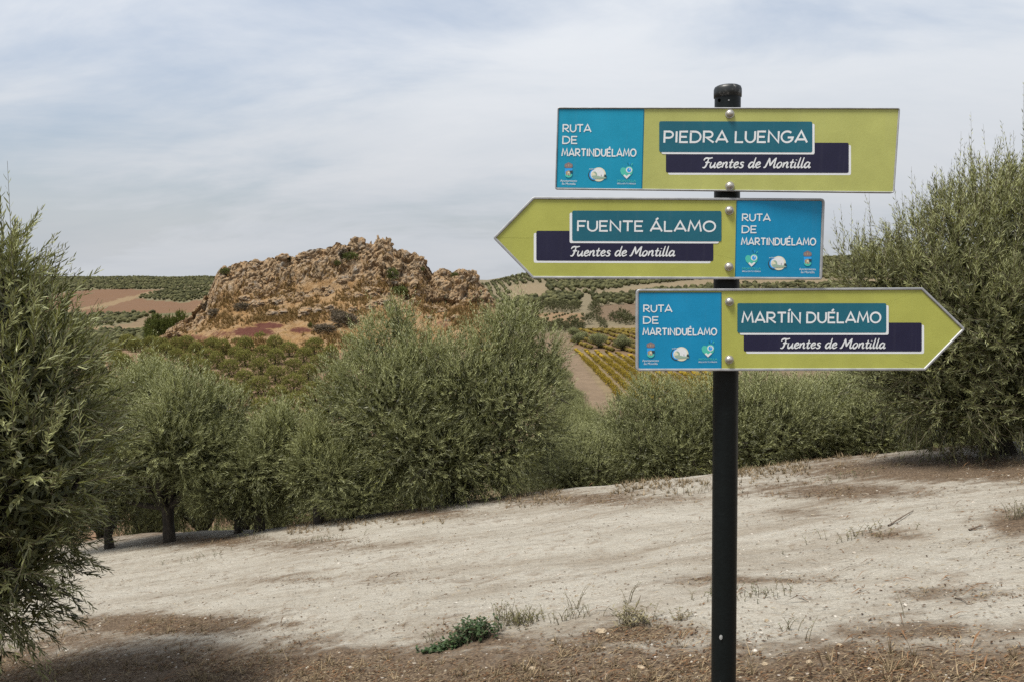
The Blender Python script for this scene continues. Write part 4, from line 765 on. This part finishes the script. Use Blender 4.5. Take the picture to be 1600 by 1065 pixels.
def heart(B, x, y, p):
    h = [(x, y + 11), (x - 8.5, y + 3), (x - 10, y - 1.5), (x - 9, y - 5), (x - 6.5, y - 7), (x - 3, y - 6.6), (x - .5, y - 4), (x + 2, y - 7), (x + 5.5, y - 8), (x + 8.8, y - 5.5), (x + 9.8, y - 2), (x + 8.8, y + 3)]
    it = [(m_mint, h), (m_mint, ell(x + 3.8, y - 2.8, 6, 6)), (m_white, ell(x + 3.8, y - 2.8, 4.9, 4.4)), (m_sky, ell(x + 3.8, y - 2.8, 3.2, 3.4)), (m_white, ell(x + 4.7, y - 4.2, .9, .9, n=8)), (m_white, [(x - 5.2, y + 6), (x - 3, y + 4), (x, y + 6.6), (x + 4.2, y + 3.4), (x + 6, y + 5.2), (x, y + 11)]), (m_blued, [(x + 1.2, y - 14), (x + 2.3, y - 14.4), (x + 3, y - 11), (x + 2.2, y - 11)]), (m_sky, [(x + 4.6, y - 14.5), (x + 5.8, y - 14.5), (x + 5.4, y - 11), (x + 4.6, y - 11)]), (m_mint, [(x + 8.6, y - 13.6), (x + 9.8, y - 12.8), (x + 7.8, y - 10), (x + 7.1, y - 10.6)])]
    logo(B, 'heart_logo', it, p); small_text(B, 'lettering', 'MONTILLA', x - .2, y + 15.6, 3.5, 29, m_mint, p); small_text(B, 'lettering', 'BRILLA EN TU MIRADA', x - .2, y + 19.4, 2.3, 29, m_white, p)
def board(label, place, outline, rads, rim, blue_px, plates, lets, logos, bolts, face, bluem, thick=.012):
    B = Board(*place); root = bpy.data.objects.new('direction_sign', None); COL.objects.link(root); root.matrix_world = B.M; tag(root, label, 'sign', 'route boards on the black post')
    out = rnd_poly([B.px(*q) for q in outline], rads); out = fix_ccw(out); i1 = inset(out, rim); i0 = inset(out, .0012)
    loft('panel', [(out, thick), (out, 0.0), (i1, 0.0)], m_alu, root, cap0=True, cap1=False)
    B.poly('face', [i1], 0.0002, face, root)
    loft('rim', [(out, .0002), (out, -.0022), (i0, -.0032), (inset(out, rim - .0012), -.0032), (i1, -.0018), (inset(out, rim + .0003), -.0001)], m_alu, root)
    bq = fix_ccw([B.px(*q) for q in blue_px[0]]); bp = B.poly('route_panel', [rnd_poly(bq, blue_px[1])], .0005, m_blued, root)
    B.poly('route_panel_print', [inset(rnd_poly(bq, blue_px[1]), .0022)], .0008, bluem, bp)
    for (nm, q, sh, m, dpt) in plates:
        x0, y0, x1, y1, sl = q; r4 = [(x0, y1), (x1, y1 + sl), (x1, y0 + sl), (x0, y0)]
        pl_ = B.poly(nm, [rnd_poly([B.px(a, b2) for a, b2 in r4], .0045)], dpt + .0003, m, root)
        B.poly('plate_edge', [rnd_poly([B.px(a + sh[0], b2 + sh[1]) for a, b2 in r4], .0045)], dpt, m_white, pl_)
        for (tx, a) in lets.get(nm, []): write(B, 'lettering', tx, *a[0], m_white, pl_, **a[1])
    for (tx, a) in lets['route']: write(B, 'lettering', tx, *a[0], m_white, bp, **a[1])
    for f_, x, y in logos: f_(B, x, y, bp)
    for (x, y) in bolts:
        cx, cz = B.px(x, y); v, f = ICO[3]; k = v[:, 1] <= .02; vv = v.copy(); vv[:, 1] = np.minimum(vv[:, 1], 0) * .75; r = .0088; bo = link('bolt', mesh_np('bolt', vv * r, [f], m_steel, smooth=True), root, (cx, -.0035, cz))
        a = np.linspace(0, 6.283, 24, endpoint=False); ri = [(math.cos(t) * .0105, math.sin(t) * .0105) for t in a]; loft('washer', [(ri, -.0002 + .0035), (ri, .0035 - .0032)], m_steel, bo, cap1=True)
    return root
C0 = dict(w=.165, gap=.16, space=.40); C1 = dict(w=.165, gap=.14, space=.4); C2 = dict(w=.165, gap=.20, space=.4)
SC = dict(font=SCR, w=.15, gap=.04, space=.40, slant=.20)
board('rectangular lime board, topmost on the post, reading Piedra Luenga', (.5091, 1.95, 1.9051, -.0961, -.022, -.0025), [(871, 168), (1406, 169), (1397, 302), (867, 296)], .006, .0032,
      ([(871.5, 170.5), (1007, 170.5), (1003.5, 297), (869, 294.5)], .003),
      [('place_plate', (1040.5, 223, 1326, 270, .6), (3.6, 3.4), m_navy, .0003), ('name_plate', (1030, 190, 1269, 238, 0.6), (3.6, 3.2), m_teal, .0009)],
      {'name_plate': [('PIEDRA LUENGA', ((1037.5, 1261, 223.2, 205.8), dict(C0, depth=.0014)))], 'place_plate': [('Fuentes de Montilla', ((1098, 1266, 262.5, 247.5), dict(SC, depth=.0014)))],
       'route': [('RUTA', ((879.5, 923.5, 206.8, 195.2), C1)), ('DE', ((879, 902, 225, 213.6), C1)), ('MARTINDUÉLAMO', ((878, 993.5, 244.3, 233), dict(C2, w=.18, tilt=.6)))]},
      [(crest, 888.5, 268), (emblem, 934, 273.5), (heart, 979, 269)], [(1140, 178.5), (1140, 291)], m_lime_old, m_blue2)
board('lime arrow board pointing left, middle of the post, reading Fuente Álamo', (.3535, 1.957, 1.6930, -.0324, -.0067, -.0151), [(770, 372), (833, 308), (1288.5, 310.5), (1284, 437.5), (832, 435.5)], [.008, .006, .011, .011, .006], .0058,
      ([(1150.5, 312.5), (1285.5, 313.5), (1281, 434.5), (1148, 434)], [.001, .001, .007, .007]),
      [('place_plate', (838, 361, 1114.5, 407.5, 0.8), (-4, 3.4), m_navy, .0003), ('name_plate', (894, 329.5, 1127, 377, .6), (-4, 3.2), m_teal, .0009)],
      {'name_plate': [('FUENTE ÁLAMO', ((902.5, 1117.5, 361.5, 345.5), dict(C0, depth=.0014, tilt=.8)))], 'place_plate': [('Fuentes de Montilla', ((891.5, 1054.5, 400.3, 385.8), dict(SC, depth=.0014)))],
       'route': [('RUTA', ((1159.5, 1203.5, 345.8, 334.8), C1)), ('DE', ((1159, 1182, 364.3, 353.3), C1)), ('MARTINDUÉLAMO', ((1158.3, 1274, 383, 372.2), dict(C2, w=.18, tilt=.6)))]},
      [(heart, 1174, 406), (emblem, 1215, 412), (crest, 1261.5, 406)], [(1139.3, 329), (1138.5, 417)], m_lime, m_blue)
board('lime arrow board pointing right, lowest on the post, reading Martín Duélamo', (.7060, 1.948, 1.4715, -.0131, .0048, -.03), [(994, 452), (1441, 449.5), (1508, 514), (1445, 578), (994, 579)], [.010, .005, .008, .005, .010], .0058,
      ([(996, 457), (1127.5, 457), (1127.5, 576.5), (996.5, 576.5)], [.007, .001, .001, .007]),
      [('place_plate', (1162, 504, 1440, 548.5, .2), (3.8, 3.4), m_navy, .0003), ('name_plate', (1152, 474, 1384.5, 520, 0), (3.8, 3.2), m_teal, .0009)],
      {'name_plate': [('MARTÍN DUÉLAMO', ((1159.5, 1375.5, 504.5, 488.3), dict(C0, depth=.0014)))], 'place_plate': [('Fuentes de Montilla', ((1219.5, 1383, 543.6, 529.2), dict(SC, depth=.0014)))],
       'route': [('RUTA', ((1005.5, 1050, 487.7, 476.8), C1)), ('DE', ((1005, 1029, 505.7, 495), C1)), ('MARTINDUÉLAMO', ((1004.5, 1119.5, 523.7, 513), dict(C2, w=.18)))]},
      [(crest, 1016.5, 548), (emblem, 1063, 553), (heart, 1106, 546.5)], [(1139.3, 471.5), (1139, 561)], m_lime, m_blue)

# ------------------------------------------------------------------ foreground ground cover and small things
def gsample(n, seed, ylo=2.6, yhi=15, dens=None):
    rs = np.random.RandomState(seed); y = np.exp(rs.uniform(math.log(ylo), math.log(yhi), n * 3)); x = rs.uniform(-.72, .72, n * 3) * y; z = height(x, y); a, b2 = pix(x, y, z); ok = np.ones(len(x), bool)
    if dens is not None:
        ri = np.clip(np.searchsorted(rings, np.hypot(x, y)), 0, nr - 1); ai = np.clip(np.searchsorted(ang, np.arctan2(x, y)), 0, na - 1); L_ = litter[ri, ai]; n_ = fbm(np.stack([x, y, 0 * x], -1) * 2.5, 3, 77); ok = rs.rand(len(x)) < np.clip(dens[0] + dens[1] * L_ * np.clip((n_ - .35) * 3.2, 0, 1), 0, 1)
    return np.stack([x, y, z], -1)[ok][:n], rs
m_pebble, nt, b = mat('pebble'); nt.links.new(ramp(nt, attr(nt, 'rnd'), [(0, (.16, .125, .09)), (.5, (.31, .27, .22)), (1, (.45, .42, .37))]), b.inputs['Base Color']); b.inputs['Roughness'].default_value = .9
pts, rs = gsample(5500, 1, 2.6, 13, (.40, .6)); v, f = ICO[1]; n = len(pts); sz = np.minimum(np.exp(rs.normal(-5.6, .6, (n, 1, 1))), .012) * (1 + pts[:, None, 1:2] * .03)
V = v[None] * rs.uniform(.6, 1.3, (n, len(v), 1)) * sz * rs.uniform(.7, 1.3, (n, 1, 3)) * np.array([1, 1, .65]) + pts[:, None]
tag(link('pebbles', mesh_np('pebbles', V.reshape(-1, 3), [(f[None] + (np.arange(n) * len(v))[:, None, None]).reshape(-1, 3)], m_pebble, attrs={'rnd': np.repeat(rs.rand(n), len(v))})), kind='stuff')
# clods of pale earth turned up along the track
pts, rs = gsample(1500, 21, 3.2, 12.5); kc = fbm(pts * [1.1, 1.1, 0], 3, 23) > .52; pts = pts[kc]; v, f = ICO[1]; n = len(pts); sz = rs.uniform(.003, .012, (n, 1, 1)) * (1 + pts[:, None, 1:2] * .05)
V = v[None] * rs.uniform(.6, 1.3, (n, len(v), 1)) * sz * rs.uniform(.7, 1.4, (n, 1, 3)) * np.array([1, 1, .5]) + pts[:, None]; m_clod = plain('dry_clod', (.26, .225, .17), .95, var=.3, scale=30, spec=.1)
tag(link('earth_clods', mesh_np('earth_clods', V.reshape(-1, 3), [(f[None] + (np.arange(n) * len(v))[:, None, None]).reshape(-1, 3)], m_clod)), kind='stuff')
# straw, dead leaves and twigs lying about
def lying(name, n, seed, dens, lo, hi, wd, m, lift=.004, yhi=14, curl=.0):
    pts, rs = gsample(n, seed, 2.5, yhi, dens); n = len(pts); a = rs.normal(0, .8, n); L_ = rs.uniform(lo, hi, n) * (1 + .03 * pts[:, 1]); dx, dy = np.cos(a), np.sin(a); p0, p1 = pts[:, :2] - np.stack([dx, dy], -1) * L_[:, None] / 2, pts[:, :2] + np.stack([dx, dy], -1) * L_[:, None] / 2
    z0, z1 = height(p0[:, 0], p0[:, 1]) + lift, height(p1[:, 0], p1[:, 1]) + lift + rs.uniform(0, 1, n) * L_ * .35 * (rs.rand(n) < .5); s = np.stack([-dy, dx], -1) * (wd * L_ * rs.uniform(.6, 1.4, n))[:, None]
    A = np.column_stack([p0, z0]); B_ = np.column_stack([p1, z1]); Mi = (A + B_) / 2 + np.stack([0 * a, 0 * a, L_ * .12], -1); S3 = np.column_stack([s, rs.uniform(-.4, .6, n) * np.abs(s[:, 0])]); V = np.stack([A, Mi - S3, B_, Mi + S3], 1).reshape(-1, 3)
    return tag(link(name, mesh_np(name, V, [np.arange(len(V)).reshape(-1, 4)], m, attrs={'rnd': np.repeat(rs.rand(n), 4)})), kind='stuff')
m_brown = leafmat('dead_leaf', (.045, .025, .014), (.17, .095, .05), (.18, .12, .07), .05, .8)
lying('straw_litter', 62000, 2, (.03, 1.2), .010, .042, .05, m_strawn); lying('leaf_litter', 46000, 3, (.03, 1.2), .008, .026, .18, m_brown); lying('fallen_twigs', 2200, 4, (.10, .9), .04, .15, .025, m_brown, .006)
pts, rs = gsample(3800, 6, 2.7, 14, (-.12, 1.0)); tag(tufts('dry_grass_tufts', pts, rs.uniform(.5, 1.5, len(pts)), m_strawn, 7, 9, .045, 1.6, .0022), kind='stuff')
# grass fringe along the crest
rs = np.random.RandomState(8); fx = rs.uniform(450, 1560, 3600); fy = np.interp(fx, [450, 700, 800, 880, 1000, 1110, 1200, 1300, 1400, 1500, 1590], [822, 786, 773, 766, 753, 742, 729, 717, 707, 698, 690]) + np.abs(rs.normal(size=3600)) * 11 - 1
kk_ = fbm(np.stack([fx * .012, fy * .03, 0 * fx], -1), 3, 5) > .47; fx, fy = fx[kk_], fy[kk_]
fp = []
for a, b2 in zip(fx[::2], fy[::2]):
    d = ray(a, b2); yy_ = np.linspace(5, 20, 140); PP = d[None] * (yy_ / d[1])[:, None]; hh_ = height(PP[:, 0], PP[:, 1]); s_ = PP[:, 2] + EYE < hh_
    if s_.any(): q = int(np.argmax(s_)); fp.append((PP[q, 0], PP[q, 1], hh_[q]))
fp = np.array(fp); tag(tufts('crest_grass', fp, rs.uniform(.5, 1.3, len(fp)), m_strawn, 9, 9, .06, 1.6, .0035), kind='stuff')
# single stones
m_stone = plain('stone', (.31, .245, .165), .9, var=.35, scale=30)
for q, (x, y, w_, h_, lab) in enumerate([(940, 989, .040, .62, 'largest ochre stone lying at the foot of the cut olive sprig'), (866, 1001, .019, .6, 'reddish stone left of the largest ochre stone'), (875, 1010, .014, .5, 'pale pebble just below the reddish stone'), (944, 1012, .012, .7, 'small white stone below the largest ochre stone'), (832, 1045, .024, .45, 'flat pale stone near the bottom edge'),
        (1265, 1036, .019, .8, 'round yellowish stone right of the post near the bottom'), (1195, 1038, .020, .55, 'flat tan stone close to the post foot'), (1198, 970, .015, .8, 'tan stone behind the tan flat one, by the post'), (1312, 1008, .016, .6, 'white stone amid brown litter right of the post'), (1390, 945, .015, .6, 'pale stone on the track at the right'), (1236, 1062, .022, .6, 'ochre stone cut by the bottom edge right of the post'),
        (1002, 1043, .024, .3, 'flat slab of pale clay in front of the post'), (620, 1058, .016, .5, 'grey stone near the bottom left of the green creeper'), (1522, 995, .013, .6, 'white pebble far right in the litter')]):
    p = ground_at(x, y); o = boulder('stone', p + np.array([0, 0, w_ * .25]), (w_, w_ * .8, w_ * h_), 300 + q, 3, m_stone, .6); tag(o, lab, 'stone', 'single stones on the ground')
# leafy creeper, cut sprig, weeds
def weed(name, label, cat, px_, py_, stems, m, leaf, K, wide, seed, group=None, col_st=None):
    """stems: list of (dx, dy, height, n) spreads in metres round the spot; each makes n leafy stems"""
    base = ground_at(px_, py_); rs = np.random.RandomState(seed); root = bpy.data.objects.new(name, None); COL.objects.link(root); root.location = base; tag(root, label, cat, group); Vs, Fs, Rr, o, st = [], [], [], 0, []
    for (cx, cy, sx, sy, hgt, nst, flat) in stems:
        for q in range(nst):
            x, y = cx + rs.normal() * sx, cy + rs.normal() * sy; z = hz(base[0] + x, base[1] + y) - base[2]; a = rs.uniform(0, 6.28); H = hgt * rs.uniform(.5, 1.2); e = np.array([x + math.cos(a) * H * flat, y + math.sin(a) * H * flat, z + H]); mid_ = np.array([x + math.cos(a) * H * flat * .3, y + math.sin(a) * H * flat * .3, z + H * .75]); cl = bez((x, y, z - .005), mid_, e, 7); st.append(tube(cl, np.linspace(.0022, .0009, 7), 4))
            for k_ in range(K):
                t = (k_ + 1) / K; p = cl[0] * (1 - t) ** 2 + 2 * mid_ * t * (1 - t) + cl[-1] * t * t; b_ = rs.uniform(0, 6.28); d = unit(np.array([math.cos(b_), math.sin(b_), rs.uniform(-.1, .8)])); s_ = unit(np.cross(d, rs.normal(size=3) * .4 + [0, 0, 1])); l_ = leaf * rs.uniform(.6, 1.2)
                up_ = np.cross(s_, d) * l_ * .08; Vs.append(np.array([p, p + d * l_ * .3 + s_ * l_ * wide * .45, p + d * l_ * .7 + s_ * l_ * wide * .42 + up_, p + d * l_, p + d * l_ * .7 - s_ * l_ * wide * .42 + up_, p + d * l_ * .3 - s_ * l_ * wide * .45])); Fs.append([o, o + 1, o + 2, o + 5]); Fs.append([o + 5, o + 2, o + 3, o + 4]); o += 6; Rr += [rs.rand()] * 6
    link('leaves', mesh_np('leaves', np.concatenate(Vs), [np.array(Fs)], m, attrs={'rnd': Rr}), root)['kind'] = 'stuff'; v, f = joinp(st); link('stems', mesh_np('stems', v, [f], m_twig), root)['kind'] = 'stuff'; return root
m_creep = leafmat('creeper_leaf', (.022, .045, .018), (.06, .095, .04), (.09, .12, .07), .2)
m_yw = leafmat('yellow_weed_leaf', (.06, .07, .02), (.19, .17, .06), (.22, .21, .09), .25); m_sprig = leafmat('withered_olive_leaf', (.10, .085, .04), (.24, .21, .12), (.26, .25, .17), .1)
weed('creeping_plant', 'dark green leafy creeper spreading low on the pale ground left of the post', 'plant', 740, 998, [(0, .02, .065, .06, .10, 110, .5), (-.14, -.05, .06, .025, .032, 46, 1.0), (-.26, -.08, .05, .015, .022, 26, 1.2), (.05, .03, .04, .04, .05, 24, .6)], m_creep, .027, 7, .62, 81)
weed('weed_clump', 'wispy yellow-green weeds growing right behind the dark creeper', 'plant', 800, 972, [(0, 0, .09, .07, .09, 60, .5), (-.07, .05, .03, .03, .16, 8, .2), (.12, -.03, .08, .04, .05, 40, .8)], m_yw, .014, 8, .35, 82)
weed('cut_olive_sprig', 'withered grey-green olive sprig lying on dry litter beside the ochre stone', 'sprig', 992, 975, [(0, 0, .06, .04, .085, 34, 1.3), (-.04, .02, .02, .02, .12, 6, .7)], m_sprig, .036, 8, .2, 83)
weed('cut_olive_sprig', 'thin single olive twig lying just left of the post', 'sprig', 1062, 968, [(0, 0, .03, .012, .05, 6, 1.4)], m_sprig, .03, 8, .22, 84)
for q, (x, y, h_, s_, nst, lab) in enumerate([(895, 965, .07, .09, 26, 'thin green weeds behind the largest ochre stone'), (680, 1000, .07, .03, 5, 'lone thin weed stalk left of the creeper'), (1120, 930, .06, .09, 24, 'low green weed directly left of the post'), (1185, 930, .055, .11, 36, 'low green weed directly right of the post'), (1228, 985, .08, .025, 6, 'small upright weed right of the post among the litter'),
        (905, 950, .13, .03, 6, 'tall thread-like weed stems on the pale track'), (985, 940, .15, .02, 4, 'single tall dry stem behind the cut sprig'), (1262, 1000, .14, .008, 2, 'upright straw stalk right of the post'), (1413, 965, .11, .004, 1, 'lone upright straw stalk on the right track'), (400, 842, .12, .10, 20, 'small weed on the path below the crooked olive'), (505, 845, .10, .22, 30, 'sprawling weed at the edge of the litter, left path'),
        (1330, 748, .10, .2, 26, 'flat green weed under the right edge tree'), (1090, 770, .12, .15, 18, 'dry weed at the crest left of the post'), (320, 872, .07, .25, 24, 'low weed strip on the left path'), (1590, 810, .12, .06, 26, 'dry brown bramble at the right frame edge'), (1340, 836, .06, .2, 30, 'dry grass clump on the track right of the post')]):
    weed('weed', lab, 'plant', x, y, [(0, 0, s_, s_ * .5, h_, nst, .6)], m_yw if q in (0, 5, 6, 12, 14, 15) else m_weed, .013 + .004 * (y < 900), 6, .35, 90 + q, 'weeds on the pale ground')
# fallen sticks
m_stick = plain('dead_wood', (.12, .09, .065), .9, var=.5, scale=60)
for q, (x0, y0, x1, y1, r_, lab) in enumerate([(1388, 822, 1427, 798, .007, 'dark crooked stick lying on the pale bank right of the post'), (1514, 829, 1536, 823, .009, 'short stick near the right frame edge'), (1492, 935, 1511, 945, .004, 'thin dark twig on the right track'), (986, 963, 1001, 930, .004, 'bare dark twig rising from the cut sprig'), (1010, 1028, 1030, 1036, .005, 'curved dark twig in front of the post'), (345, 1035, 400, 1020, .003, 'thin pale twig low on the left')]):
    a, b2 = ground_at(x0, y0), ground_at(x1, y1)
    if q == 3: b2 = at(x1, y1, a[1] + .01)
    m_ = (a + b2) / 2 + np.array([0, 0, .015]); v, f = tube(bez(a + [0, 0, r_], m_ + [.02, 0, .01], b2 + [0, 0, r_], 8), np.linspace(r_, r_ * .4, 8), 6, np.random.RandomState(q), .2); o = link('stick', mesh_np('stick', v, [f], m_stick), None); tag(o, lab, 'stick', 'fallen sticks')
